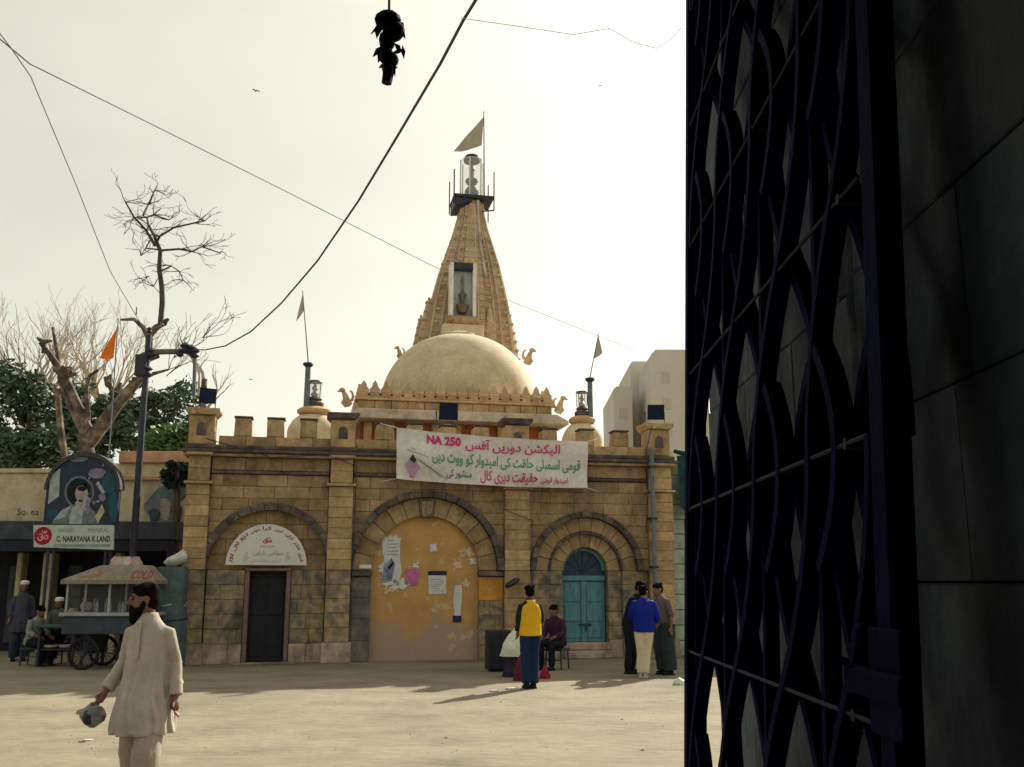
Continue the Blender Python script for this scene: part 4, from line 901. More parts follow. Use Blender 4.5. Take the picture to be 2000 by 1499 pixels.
# ================================================================== FOOD CART and stall on the left
YC = 20.0; cc = at(208, 1300, YC); ct = thing('food_cart', 'grey blue wheeled food cart with glass case and lettered canopy', 'food cart', (cc.x, YC, 0))
X_ = lambda px: at(px, 1200, YC).x-cc.x
Z_ = lambda py: at(200, py, YC).z
cart_b = mk('cart_blue_grey', (.035, .05, .07), var=.35, scale=4, rough=.6); canopy_m = mk('cart_canopy', (.22, .19, .145), var=.2, scale=5)
x0, x1 = X_(122), X_(298); D = .95
m = MB(); m.box((x0, 0, Z_(1240)), (x1, D, Z_(1204)-.004), bev=.02); m.build('body', cart_b, ct)
m = MB(); m.box((x0-.05, -.06, Z_(1204)), (x1+.05, D+.05, Z_(1197)), bev=.01); m.build('counter', mk('counter_steel', (.3, .3, .32), rough=.4, var=.2), ct)
for x in (x0+.05, (x0+x1)/2, x1-.05):
    for y in (.03, D-.05):
        m = MB(); m.box((x-.02, y-.02, Z_(1197)+.002), (x+.02, y+.02, Z_(1141)), bev=.004); m.build('case_post', mk('post_grey', (.35, .36, .36), var=.2), ct)
m = MB(); m.box((x0+.07, D-.02, Z_(1197)+.004), (x1-.07, D, Z_(1141)-.004)); m.build('case_back', inside, ct)
m = MB(); m.box((x0+.08, .035, Z_(1197)+.004), (x1-.08, .041, Z_(1141)-.004)); cg = glass.copy(); cg.name = 'case_glass'; cg.node_tree.nodes['Principled BSDF'].inputs['Alpha'].default_value = .02; m.build('case_glass', cg, ct)
zt = Z_(1141); m = MB(); b_ = [(X_(118), -.12, zt), (X_(303), -.12, zt), (X_(303), D+.1, zt), (X_(118), D+.1, zt)]; b2_ = [(a, b, zt+.08) for a, b, c in b_]; t_ = [(X_(178), .3, Z_(1104)), (X_(268), .3, Z_(1104)), (X_(268), .7, Z_(1104)), (X_(178), .7, Z_(1104))]
m.loft([b_, b2_, t_]); m.build('canopy', canopy_m, ct)
def slope(x, y):                      # lettering on the sloping front of the canopy
    k = max(0, min(1, y/(Z_(1104)-zt-.08))); return (x, -.125+k*.42, zt+.085+y)
for s, px, wd, mt in (('COLD', 272, .42, mk('faded_red_ink', (.24, .05, .05), bump=0)), (urdu('شربت'), 172, .36, mk('orange_ink', (.3, .14, .04), bump=0)), ('. . .', 222, .3, mk('olive_ink', (.2, .2, .09), bump=0))):
    me = text_mesh(s, width=wd, height=.17, bold=.02, warp=lambda x, y, px=px: slope(X_(px)+x, y+.1)); me.materials.clear(); me.materials.append(mt); inst('lettering', me, ct)
wheel_c = []
for px, y in ((170, -.02), (262, -.02), (170, D), (262, D)):
    x = X_(px); ty = MB(); n = 28; r = .31; RR = []
    for k in range(n+1): a = 2*pi*k/n; RR.append((x+(r-.03)*cos(a), y, r+(r-.03)*sin(a)))
    ty.tube(RR, .035, 7, cap=False); wh = ty.build('wheel', mk('tyre', (.012, .012, .014), rough=.9), ct, True)
    for k in range(8):
        a = pi*k/8; s = MB(); s.tube([(x+(r-.05)*cos(a), y, r+(r-.05)*sin(a)), (x-(r-.05)*cos(a), y, r-(r-.05)*sin(a))], .008, 5); s.build('spoke', iron, wh)
    s = MB(); s.tube([(x, y-.06, r), (x, y+.06, r)], .05, 10); s.build('hub', iron, wh)
for px in (170, 262): s = MB(); s.tube([(X_(px), -.02, .31), (X_(px), D, .31)], .025, 6); s.build('axle', iron, ct); s = MB(); s.box((X_(px)-.04, .1, .33), (X_(px)+.04, D-.1, Z_(1240)-.004)); s.build('spring_block', iron, ct)
m = MB(); m.tube([(x1, .2, Z_(1215)), (x1+.45, .2, Z_(1212)), (x1+.45, .75, Z_(1212)), (x1, .75, Z_(1215))], .022, 7); m.build('push_handle', iron, ct)
bm_ = MB(); bm_.lathe([(.03, 0), (.032, .14), (.014, .2), (.012, .26)], 9); jar = bm_.mesh('bottle', mk('bottle_pale', (.22, .27, .26), rough=.25, var=.5, scale=3))
for k in range(9):
    o = bpy.data.objects.new('bottle', jar); COL.objects.link(o); o.location = (cc.x+X_(150)+k*.13+random.uniform(-.02, .02), YC+.3+.2*(k % 2), Z_(1197)+.002); o.scale = (1, 1, random.uniform(.8, 1.15))
    tag(o, 'small pale glass bottle standing inside the food cart case', 'bottle', 'bottles in the food cart')
for k, (px, c) in enumerate(((150, (.25, .23, .2)), (275, (.32, .3, .26)))):
    m = MB(); m.ell((0, 0, .1), (.13, .11, .1)); o = m.build('wrapped_bundle', mk('bundle_%d' % k, c, var=.3, scale=8), None, True); o.location = (cc.x+X_(px), YC+.45, Z_(1197)+.01); tag(o, ['grey wrapped bundle at the left end of the cart case', 'pale wrapped bundle at the right end of the cart counter'][k], 'bundle')
for k, (px, w_, c) in enumerate(((205, .2, (.4, .28, .25)), (222, .16, (.4, .38, .3)), (240, .13, (.35, .25, .24)))):
    m = MB(); rr = []; 
    for i in range(6): rr.append([(w_*(1-.1*i)*(1+.18*sin(3*a+i))*cos(a), w_*(1-.1*i)*sin(a), i*.035) for a in [2*pi*j/14 for j in range(14)]])
    m.loft(rr); o = m.build('cloth_sack', mk('sack_%d' % k, c, var=.3, scale=9), None, True); o.location = (cc.x+X_(px), YC+.5, Z_(1104)+.003)
    tag(o, ['pinkish cloth sack lying on the cart roof, leftmost of three', 'cream cloth sack lying on the cart roof between two others', 'small pink sack on the cart roof, rightmost of three'][k], 'sack', 'sacks on the cart roof')
YK = 20.9; kb = at(328, 1280, YK); st = thing('covered_stall', 'tall cupboard stall shrouded in grey green cloth beside the temple corner', 'stall', (kb.x, YK, 0)); zt = at(328, 1108, YK).z
m = MB(); R_ = []; nn = 40
for i in range(9):
    t = i/8; z = zt*t; R_.append([((.30+.02*sin(5*a+t*4)+.015*sin(11*a)*(1-t))*(abs(cos(a))**.5)*(1 if cos(a) > 0 else -1)*(1-.08*t), .3*(abs(sin(a))**.5)*(1 if sin(a) > 0 else -1), z) for a in [2*pi*j/nn for j in range(nn)]])
m.loft(R_); m.build('cover', mk('grey_green_cover', (.075, .105, .11), var=.35, scale=3, rough=.9), st, True)
m = MB(); m.tube([(.31*cos(2*pi*j/24), .31*sin(2*pi*j/24), zt*.62+.03*sin(j)) for j in range(25)], .012, 5, cap=False); m.build('rope', twig_m, st)
m = MB(); R_ = []
for i in range(7): s = sin(pi*(i+.6)/7.4); R_.append([(.24*s*(1+.15*sin(4*a+i))*cos(a)+.02*i, .2*s*sin(a), .3*i/6+.06*cos(a)*(i/6)) for a in [2*pi*j/16 for j in range(16)]])
m.loft(R_); o = m.build('white_bundle', mk('white_plastic', (.48, .5, .49), var=.2, scale=6, rough=.5), None, True); o.location = (kb.x-.02, YK, zt+.003); tag(o, 'white plastic bundle on top of the covered stall', 'bundle')
# low table with trays by the left edge
YL = 20.6; tb = at(105, 1290, YL); tt_ = thing('low_table', 'low dark vending table with trays left of the food cart', 'table', (tb.x, YL, 0)); zt = at(105, 1222, YL).z
m = MB(); m.box((-.42, 0, zt-.05), (.4, .6, zt), bev=.01); m.build('table_top', mk('teal_top', (.04, .09, .09), var=.3), tt_)
for x in (-.36, .34):
    for y in (.06, .54): m = MB(); m.box((x-.025, y-.025, 0), (x+.025, y+.025, zt-.052)); m.build('leg', iron, tt_)
m = MB(); m.box((-.36, .05, zt*.4), (.36, .55, zt*.43)); m.build('lower_shelf', iron, tt_)
for k, (x, c) in enumerate(((-.22, (.5, .42, .3)), (.12, (.45, .4, .42)))):
    m = MB(); m.lathe([(.1, 0), (.15, .03), (.16, .07), (.13, .072), (.09, .03)], 16); o = m.build('tray', mk('tray_%d' % k, c, var=.2), None, True); o.location = (tb.x+x, YL+.28, zt*.43+.002); tag(o, ['cream tray on the lower shelf of the low table', 'lilac tray of goods on the lower shelf near the cart'][k], 'tray')
m = MB(); m.lathe([(.09, 0), (.1, .05), (.1, .28), (.07, .33)], 16); o = m.build('glass_jar', mk('jar_olive', (.2, .2, .14), var=.4, rough=.3), None, True); o.location = (tb.x+.2, YL+.25, zt+.003); tag(o, 'tall jar standing on the low vending table', 'jar')

# ================================================================== NEAR RIGHT: dim porch, stone wall, folding gate
gp = thing('gateway_porch', 'dark stone gateway wall filling the right edge behind the folding gate', 'building', (0, 0, 0))
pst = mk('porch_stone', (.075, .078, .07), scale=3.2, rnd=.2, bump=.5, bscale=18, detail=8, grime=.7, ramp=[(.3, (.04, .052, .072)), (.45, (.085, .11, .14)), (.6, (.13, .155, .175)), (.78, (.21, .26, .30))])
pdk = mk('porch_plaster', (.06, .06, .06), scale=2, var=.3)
WX = .625
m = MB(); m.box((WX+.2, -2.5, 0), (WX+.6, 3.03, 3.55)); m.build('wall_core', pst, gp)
z = .105-.2625
for r in range(14):
    y = -.9+(.27 if r % 2 else 0)
    z0 = .105+.2625*(r-1); z1 = z0+.2625
    y = 3.08
    first = True
    while y > .2:
        l = random.uniform(.42, .6)*(.55 if first and r % 2 else 1); first = False; a = max(.2, y-l)
        if y > 1.72 or True:
            pro = -.035 if (a+y)/2 < 1.55 else 0       # the nearer part of the wall stands a little proud
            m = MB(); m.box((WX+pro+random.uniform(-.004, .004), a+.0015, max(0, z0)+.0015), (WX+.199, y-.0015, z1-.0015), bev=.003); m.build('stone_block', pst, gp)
        y = a
m = MB(); m.tube([(WX+.01, 1.66, 0), (WX+.01, 1.66, 3.5)], .05, 10); m.build('corner_shaft', pst, gp, True)
m = MB(); m.box((-2.9, -2.5, 3.552), (1.3, 2.78, 3.85)); m.build('ceiling', pdk, gp)  # unseen, added to enclose the porch and keep it dark
m = MB(); m.box((-2.9, -2.5, 0), (-2.5, 2.95, 3.55)); m.build('left_wall', pdk, gp)  # unseen, added with the ceiling for darkness
m = MB(); m.box((-2.9, -2.9, 0), (1.3, -2.504, 3.85)); m.build('rear_wall', pdk, gp)  # unseen, added behind the camera for darkness
m = MB(); m.box((-2.495, -2.5, .001), (.82, 2.9, .02)); struct(m.build('porch_floor', mk('porch_floor', (.06, .055, .05), var=.3, scale=2)))  # unseen dark floor, added to hold down bounced light
fg = thing('folding_gate', 'tall black collapsible lattice gate folded back along the stone wall', 'gate', (.5-1.68*sin(.037), 0, 0)); fg.rotation_euler = (0, .037, 0)    # it hangs a little out of plumb
PT = .36; BY = [2.665-PT*k for k in range(4)]; A0, B0, PER = 1.875, 2.2475, .745; H = PER/2
wire_m = mk('lighter_gate_metal', (.03, .034, .06), rough=.7, bump=0, spec=.1)  # lighter than the gate paint, for light caught along the rows
bar = MB(); bar.box((-.014, -.009, .03), (-.005, .009, 3.5)); bar.box((.005, -.009, .03), (.014, .009, 3.5)); bar.box((-.005, -.009, .03), (.005, -.006, 3.5)); bme = bar.mesh('vertical_bar', black_paint)
for y in BY: inst('vertical_bar', bme, fg, (0, y, 0))
def sweep(name, pts, x0, x1, w_):
    m = MB(); R_ = []
    for i, (y, z) in enumerate(pts):
        a = pts[max(0, i-1)]; b = pts[min(len(pts)-1, i+1)]; d = Vector((b[0]-a[0], b[1]-a[1])).normalized(); nx, ny = -d.y*w_, d.x*w_
        R_.append([(x0, y-nx, z-ny), (x1, y-nx, z-ny), (x1, y+nx, z+ny), (x0, y+nx, z+ny)])
    m.loft(R_); return m.mesh(name, black_paint)
def gfun(t): t = max(0, min(1, t)); return .04*t+.96*t**2.0
def spath(sg):
    out = []
    for i in range(25):
        t = i/12
        o = gfun(t) if t <= 1 else 2-gfun(2-t)
        out.append((-sg*PT/2*o if sg > 0 else -PT+PT/2*o, t*H))
    return out
s1 = sweep('lattice_strip', spath(1), -.032, .001, .011); s2 = sweep('lattice_strip', spath(-1), -.001, .032, .011)
m1 = sweep('short_strip', [(.09*(abs(t)/.47)**2*(1)+.004, t*H) for t in [-.47+.94*i/14 for i in range(15)]], -.031, .001, .011)
m2 = sweep('short_strip', [(-.09*(abs(t)/.47)**2-.004, t*H) for t in [-.47+.94*i/14 for i in range(15)]], -.001, .031, .011)
for n_ in range(-3, 3):
    zA = A0+PER*n_
    if zA < -.2: continue
    for k, y in enumerate(BY):
        if 0 <= zA and zA+PER < 4.2:
            fy = .76 if k == 3 else 1; inst('lattice_strip', s1, fg, (0, y, zA), (1, fy, 1)); inst('lattice_strip', s2, fg, (0, y, zA), (1, fy, 1))
        ym = y-PT/2*(.76 if k == 3 else 1)
        if zA > .3: inst('short_strip', m1, fg, (0, ym, zA)); inst('short_strip', m2, fg, (0, ym, zA))
rv = MB(); rv.tube([(-.03, 0, 0), (.03, 0, 0)], .009, 8); rme = rv.mesh('rivet', wire_m)
for n_ in range(-2, 3):
    zA, zB = A0+PER*n_, B0+PER*n_
    for k in range(8): inst('rivet', rme, fg, (0, 2.665-k*PT/2, zA))
    for k in range(4): inst('rivet', rme, fg, (0, 2.665-PT/2-k*PT, zB))
    for z in (zA, zB):
        m = MB(); m.tube([(-.027, 2.68, z), (-.027, 1.32, z)], .0035, 5); m.build('highlight_rod', wire_m, fg)  # lighter rod put in for the line of light along each row
# leading post: a deep channel with a painted groove highlight, lock and bolt
m = MB(); m.box((-.034, 2.667+.012, .02), (.012, 2.72, 3.5), bev=.003); m.build('end_post', black_paint, fg)
m = MB(); m.box((-.032, 1.245, .02), (.004, 1.30, 3.5), bev=.004); post = m.build('lead_post', black_paint, fg)
m = MB(); m.box((-.016, 1.303, .02), (.012, 1.322, 3.5), bev=.002); m.build('post_channel', black_paint, fg)
m = MB(); m.box((-.026, 1.302, .4), (-.022, 1.308, 3.4)); m.build('post_highlight', mk('groove_highlight', (.05, .06, .07), rough=.35, metal=.4, bump=0), fg)  # paler strip with the groove's highlight put into its colour
q = at(1690, 1245, 1.32); m = MB(); m.ell((-.035, 1.335, q.z), (.014, .02, .018)); m.build('knob', black_paint, fg, True)
q = at(1740, 1340, 1.27); m = MB(); m.box((-.05, 1.18, q.z-.018), (-.028, 1.38, q.z+.018), bev=.005); m.tube([(-.05, 1.36, q.z+.02), (-.07, 1.38, q.z+.03), (-.055, 1.39, q.z)], .006, 6); m.build('slide_bolt', black_paint, fg)
m = MB(); m.box((-.04, 1.2, q.z-.06), (-.034, 1.31, q.z+.07), bev=.003); m.build('lock_plate', black_paint, fg)
for z in (.0, 3.5): m = MB(); m.box((-.03, 1.15, z), (.03, 2.75, z+.045)); m.build('guide_rail', black_paint, fg)
# charm of dried leaves and chillies hanging from the lintel
YH = 2.78; hc = at(758, 33, YH); hg = thing('hanging_charm', 'black bundle of dried leaves hanging from the lintel at the top edge', 'charm', (hc.x, YH, 3.55))
Q = lambda px, py: at(px, py, YH)-Vector((hc.x, YH, 3.55)); blk = mk('dried_black_leaves', (.012, .011, .010), var=.4, bump=.2)
m = MB(); m.tube([(0, 0, 0), Q(760, 35), Q(758, 100), Q(757, 162)], .004, 6); m.build('string', blk, hg)
def lump(px, py, rx, ry, a=0): e = MB(); e.ell(Q(px, py), (rx*1.22/690, .024, ry*1.1/690), 9, 6, rot=Matrix.Rotation(radians(a), 3, 'Y')); e.build('dried_fruit', blk, hg, True)
for a in ((757, 40, 24, 22, 0), (770, 62, 19, 22, 20), (756, 80, 15, 24, 0), (755, 110, 14, 18, 0), (766, 118, 12, 14, 30), (757, 132, 11, 16, 0)): lump(*a)
def lf(px, py, qx, qy, w_):
    a, b = Q(px, py), Q(qx, qy); d = (b-a); nrm = Vector((d.z, 0, -d.x)).normalized()*w_/690; mid = a.lerp(b, .5); e = MB()
    e.add([a, mid+nrm, b, mid-nrm]+[p+Vector((0, .006, 0)) for p in (a, mid+nrm*.8, b, mid-nrm*.8)], [(0, 1, 2, 3), (7, 6, 5, 4), (0, 4, 5, 1), (1, 5, 6, 2), (2, 6, 7, 3), (3, 7, 4, 0)]); e.build('dried_leaf', blk, hg)
for a in ((742, 40, 735, 75, 9), (770, 35, 792, 75, 10), (748, 96, 738, 122, 7), (770, 84, 784, 100, 6), (760, 100, 747, 152, 7), (764, 110, 772, 150, 6), (745, 45, 724, 66, 3), (750, 88, 728, 110, 7), (765, 105, 790, 95, 5), (786, 88, 789, 115, 5), (752, 125, 740, 132, 4), (764, 128, 776, 132, 4), (745, 60, 736, 42, 5), (775, 40, 790, 58, 8), (780, 70, 788, 60, 5)): lf(*a)
m = MB(); m.tube([Q(760, 135), Q(755, 163)], [.018, .016], 8); m.build('chilli_stem', blk, hg)

# ================================================================== PEOPLE
tex = bpy.data.textures.new('cloth_folds', 'CLOUDS'); tex.noise_scale = .09
tex2 = bpy.data.textures.new('cloth_folds_large', 'CLOUDS'); tex2.noise_scale = .2
def remesh(name, mb, mat, parent, vox=.014, sm=4, wr=0.0, t=tex):
    o = mb.build(name, mat); o2 = o
    md = o.modifiers.new('r', 'REMESH'); md.mode = 'VOXEL'; md.voxel_size = vox
    md = o.modifiers.new('s', 'SMOOTH'); md.iterations = sm; md.factor = .5
    if wr:
        md = o.modifiers.new('d', 'DISPLACE'); md.texture = t; md.strength = wr; md.mid_level = .5; md.texture_coords = 'LOCAL'
    bpy.context.view_layer.update(); dg = bpy.context.evaluated_depsgraph_get()
    me = bpy.data.meshes.new_from_object(o.evaluated_get(dg)); me.name = name
    me.materials.clear(); me.materials.append(mat); me.polygons.foreach_set('use_smooth', [True]*len(me.polygons))
    old = o.data; bpy.data.objects.remove(o); bpy.data.meshes.remove(old)
    n = bpy.data.objects.new(name, me); COL.objects.link(n); n.parent = parent; return n
def V(*a): return Vector(a)
def stand(**k):
    J = dict(pel=V(0, 0, .92), chest=V(0, 0, 1.24), neck=V(0, .005, 1.42), head=V(0, -.02, 1.555), sl=V(-.15, 0, 1.35), sr=V(.15, 0, 1.35), el=V(-.21, .02, 1.10), er=V(.21, .02, 1.10),
             wl=V(-.235, -.06, .87), wr=V(.235, -.06, .87), hl=V(-.085, 0, .90), hr=V(.085, 0, .90), kl=V(-.095, -.03, .48), kr=V(.095, -.03, .48), al=V(-.10, .02, .085), ar=V(.10, .02, .085))
    J.update({a: Vector(b) for a, b in k.items()}); return J
def person(label, pos, yaw, J, shirt, pants, shoe, hair_m=hair, head_yaw=0, head_tilt=0, rings=None, sleeve=(.062, .055, .05), slv=1.0, pant_r=(.10, .075, .062), beard=None, cap=None, vox=.014, folds=.02, extra=None, skinm=skin, vest=None, sc=1.0, waist=True, fold_amp=.05, creases=11):
    t = thing('person', label, 'person', pos, yaw, None); t.scale = (sc, sc, sc)
    HR = Matrix.Rotation(head_yaw, 3, 'Z') @ Matrix.Rotation(head_tilt, 3, 'X'); h = J['head']
    hp = lambda x, y, z: h+HR@V(x, y, z)
    m = MB()
    m.ell(h+HR@V(0, .01, .02), (.074, .092, .098), 18, 12, rot=HR); m.ell(hp(0, -.03, -.055), (.055, .062, .062), 14, 10, rot=HR); m.ell(hp(0, -.012, -.02), (.066, .08, .075), 14, 10, rot=HR)
    m.tube([hp(0, -.085, .025), hp(0, -.112, -.02), hp(0, -.095, -.03)], [.012, .017, .012], 8); m.ell(hp(0, -.086, -.062), (.022, .012, .012), 8, 6, rot=HR); m.ell(hp(0, -.08, .03), (.05, .015, .012), 8, 6, rot=HR)
    for s in (-1, 1): m.ell(hp(s*.076, .012, -.005), (.012, .022, .033), 8, 6, rot=HR)
    m.tube([h+HR@V(0, .02, -.05), J['neck'], J['chest'].lerp(J['neck'], .6)], [.052, .052, .05], 12)
    m.tube([J['neck'], J['chest'], J['pel']], [.05, .09, .09], 12); m.tube([J['sl']+V(0, 0, -.02), J['neck'].lerp(J['chest'], .45), J['sr']+V(0, 0, -.02)], [.035, .06, .035], 10)
    for s in 'lr':
        S_, E_, W_, Hh, K_, A_ = J['s'+s], J['e'+s], J['w'+s], J['h'+s], J['k'+s], J['a'+s]
        m.tube([S_+V(0, 0, -.02), S_.lerp(E_, .4), E_, E_.lerp(W_, .35), W_], [.036, .042, .036, .037, .026], 10)
        d = (W_-E_).normalized(); sd = 1 if s == 'r' else -1; lat = V(0, -1, 0)-d*d.dot(V(0, -1, 0)); lat = lat.normalized() if lat.length > .1 else V(1, 0, 0); pn = d.cross(lat).normalized()*sd
        pc = W_+d*.05; m.tube([W_, pc, W_+d*.085], [.026, .034, .03], 9)
        for i, (o, ln) in enumerate(((-.024, .062), (-.008, .074), (.008, .07), (.023, .055))):
            b = W_+d*.08+lat*(-o); cu = -pn*.014; m.tube([b, b+d*ln*.5+cu*.6, b+d*ln*.85+cu*2.2], [.0095, .0088, .0075], 6)
        b = W_+d*.03+lat*.026; m.tube([b, b+d*.03+lat*.024-pn*.006, b+d*.06+lat*.028-pn*.014], [.012, .010, .008], 6)
        m.tube([Hh, K_, A_, A_+V(0, 0, -.03)], [.075, .05, .036, .04], 10)
        fd = V(0, -1, 0); m.tube([A_+V(0, .05, -.05), A_+fd*.1+V(0, 0, -.055)], [.035, .03], 8)
    remesh('body', m, skinm, t, min(vox, .011), 3)
    # hair
    m = MB(); m.ell(hp(0, .018, .05), (.082, .1, .078), 16, 10, rot=HR); m.ell(hp(0, .05, .0), (.078, .065, .085), 14, 10, rot=HR)
    for k in range(10): a = 2*pi*k/10; m.ell(hp(.07*cos(a), .015+.08*sin(a), .07+.02*sin(3*a)), (.025, .025, .03), 7, 5)
    remesh('hair', m, hair_m, t, .011, 2, .012)
    if beard:
        m = MB(); m.ell(hp(0, -.055, -.09), (.058, .06, .06), 12, 8, rot=HR); m.ell(hp(0, -.07, -.125), (.042, .042, .06), 12, 8, rot=HR); m.ell(hp(0, -.097, -.043), (.034, .014, .01), 8, 6, rot=HR)
        for s in (-1, 1): m.tube([hp(s*.07, .0, -.01), hp(s*.064, -.02, -.06), hp(s*.04, -.06, -.09)], [.016, .024, .03], 8)
        remesh('beard', m, hair_m, t, .010, 2, .012)
        for s in (-1, 1):
            e = MB(); e.ell(hp(s*.03, -.083, .008), (.013, .008, .007), 8, 6, rot=HR); e.build('eye', hair_m, t, True)
            e = MB(); e.ell(hp(s*.032, -.086, .032), (.022, .008, .006), 8, 6, rot=HR); e.build('eyebrow', hair_m, t, True)
    if cap:
        m = MB(); m.lathe([(.088, .0), (.092, .02), (.088, .06), (.06, .082), (.02, .088)], 20); c = m.build('cap', cap, t, True); c.location = h+HR@V(0, .01, .045); c.rotation_euler = (head_tilt, 0, head_yaw); c.scale = (1, 1.12, 1)
    # trousers
    m = MB(); m.tube([J['pel']+V(0, 0, .08), J['pel'], J['pel']+V(0, 0, -.08)], [.10, .118, .11], 14)
    for s in 'lr':
        Hh, K_, A_ = J['h'+s], J['k'+s], J['a'+s]; m.tube([Hh+V(0, 0, .02), Hh.lerp(K_, .5), K_, K_.lerp(A_, .5), A_+(K_-A_).normalized()*.0], [pant_r[0], pant_r[0]*.95, pant_r[1], (pant_r[1]+pant_r[2])/2, pant_r[2]], 14)
    for s in 'lr':
        Hh, K_, A_ = J['h'+s], J['k'+s], J['a'+s]
        for k in range(5):
            a = 2*pi*k/5+.4; o1, o2, o3 = [V(cos(a)*r_*.97, sin(a)*r_*.97, 0) for r_ in (pant_r[0]*.95, pant_r[1], pant_r[2])]; m.tube([Hh.lerp(K_, .35)+o1, K_+o2, K_.lerp(A_, .6)+o3*1.03, A_+V(0, 0, .02)+o3], [.004, .009, .010, .008], 6)
    remesh('trousers', m, pants, t, vox, 3, folds, tex)
    for s in 'lr':
        A_, K_ = J['a'+s], J['k'+s]; m = MB(); m.ell(A_+V(0, -.06, -.048), (.046, .13, .042), 12, 8); m.ell(A_+V(0, .01, -.02), (.045, .05, .05), 10, 6); m.box((A_.x-.046, A_.y-.18, A_.z-.085), (A_.x+.046, A_.y+.07, A_.z-.06), bev=.01); remesh('shoe', m, shoe, t, .012, 2)
    # shirt
    R_ = rings or [(.84, .165, .125), (.95, .165, .12), (1.08, .16, .115), (1.22, .16, .12), (1.32, .155, .112), (1.37, .128, .098), (1.41, .092, .08), (1.445, .064, .066)]
    m = MB(); rr = []; n = 72
    p0, p1, p2 = J['pel'], J['chest'], J['neck']
    for i, (z, rx, ry) in enumerate(R_):
        if z < .92: c = V(p0.x, p0.y, z-.92+p0.z)
        elif z < 1.24: c = p0.lerp(p1, (z-.92)/.32)
        else: c = p1.lerp(p2, (z-1.24)/.18)
        fl = max(0, (1.3-z))*fold_amp; fw_ = lambda a: fl*(1.6*abs(sin(4.5*a+.4+i*.12))**.7-.9)+fl*.45*sin(13*a+1+i*.2); rr.append([c+V(rx*(1+fw_(a))*cos(a), ry*(1+fw_(a))*sin(a), 0) for a in [2*pi*j/n for j in range(n)]])
    m.loft(rr)
    for s in 'lr':
        S_, E_, W_ = J['s'+s]+V(0, 0, -.032), J['e'+s], J['w'+s]; end = E_.lerp(W_, max(0, slv-.5)*2) if slv > .5 else S_.lerp(E_, slv*2)
        inn_ = V(0, 0, 0)+S_.lerp(J['chest'].lerp(J['neck'], .5), .35)
        pts = [inn_, S_, S_.lerp(E_, .5), E_.lerp(S_, .03)] + ([E_.lerp(end, .5), end] if slv > .5 else []); m.tube(pts, [.055, .058, sleeve[0], sleeve[1]]+([sleeve[1]*.98, sleeve[2]] if slv > .5 else []), 12)
    for k in range(creases):          # pressed and hanging folds of the cloth
        a0 = 2*pi*(k+random.uniform(-.3, .3))/creases; za, zb_ = random.uniform(1.0, 1.25), R_[0][0]+.015; pts = []
        for q_ in range(6):
            z = za+(zb_-za)*q_/5; i0 = max([i for i in range(len(R_)) if R_[i][0] <= z] or [0]); i1 = min(i0+1, len(R_)-1); f_ = 0 if i0 == i1 else (z-R_[i0][0])/(R_[i1][0]-R_[i0][0])
            rx, ry = R_[i0][1]+(R_[i1][1]-R_[i0][1])*f_, R_[i0][2]+(R_[i1][2]-R_[i0][2])*f_
            c = V(p0.x, p0.y, z-.92+p0.z) if z < .92 else (p0.lerp(p1, (z-.92)/.32) if z < 1.24 else p1.lerp(p2, (z-1.24)/.18))
            a = a0+.1*sin(q_*1.3+k); pts.append(c+V(rx*1.0*cos(a), ry*1.0*sin(a), 0))
        m.tube(pts, [.005, .011, .015, .018, .021, .022], 7)
    for s in 'lr':
        S_, E_, W_ = J['s'+s], J['e'+s], J['w'+s]
        for k in range(6 if slv > .5 else 0):
            b_ = E_.lerp(S_, .25-.1*k) if k < 3 else E_.lerp(W_, (k-3)*.25*slv); d_ = (W_-S_).normalized(); a_ = d_.orthogonal().normalized(); a_.rotate(Quaternion(d_, k*1.7)); c_ = d_.cross(a_); rs = sleeve[1]*.93
            m.tube([b_+(a_*cos(q_)+c_*sin(q_))*rs+d_*.02*q_ for q_ in (0, .6, 1.2, 1.8, 2.4)], [.004, .010, .012, .010, .004], 6)
    remesh('shirt', m, shirt, t, vox, 2, folds)
    if vest:
        m = MB(); rr = []
        for z, rx, ry in ((.84, .19, .158), (1.0, .185, .15), (1.2, .19, .142), (1.31, .165, .13), (1.38, .1, .105), (1.425, .082, .085)):
            c = p0.lerp(p1, (z-.92)/.32) if z < 1.24 else p1.lerp(p2, (z-1.24)/.18); rr.append([c+V(rx*cos(a), ry*sin(a), 0) for a in [2*pi*j/28 for j in range(28)]])
        m.loft(rr); remesh('vest', m, vest, t, .014, 3, .01)
    if extra: extra(t, J)
    return t
def cl(n, c, var=.12): return mk('cloth_'+n, c, rough=.92, var=var, scale=4, bump=.12, bscale=60, spec=.1, fine=.05)
# 1: man in the foreground, walking this way, head turned to his right
p = at(287, 1300, 7.5); p.z = 0
J1 = stand(pel=V(.0, 0, .93), chest=V(.0, 0, 1.24), neck=V(-.01, -.01, 1.43), head=V(-.035, -.035, 1.555), sl=V(-.135, .0, 1.345), sr=V(.14, .01, 1.345), el=V(-.205, .06, 1.10), wl=V(-.265, -.08, .905), er=V(.19, .06, 1.09), wr=V(.235, .0, .86),
           kl=V(-.09, .05, .48), al=V(-.1, .2, .13), kr=V(.1, -.12, .49), ar=V(.11, -.14, .085))
kz = [(.60, .222, .205), (.72, .208, .195), (.85, .186, .175), (.98, .165, .145), (1.12, .152, .13), (1.25, .15, .12), (1.32, .142, .11), (1.37, .118, .096), (1.41, .085, .08), (1.45, .064, .068)]
kam = cl('cream_kameez', (.35, .31, .27), .2); 
def bag(t, J):
    pass
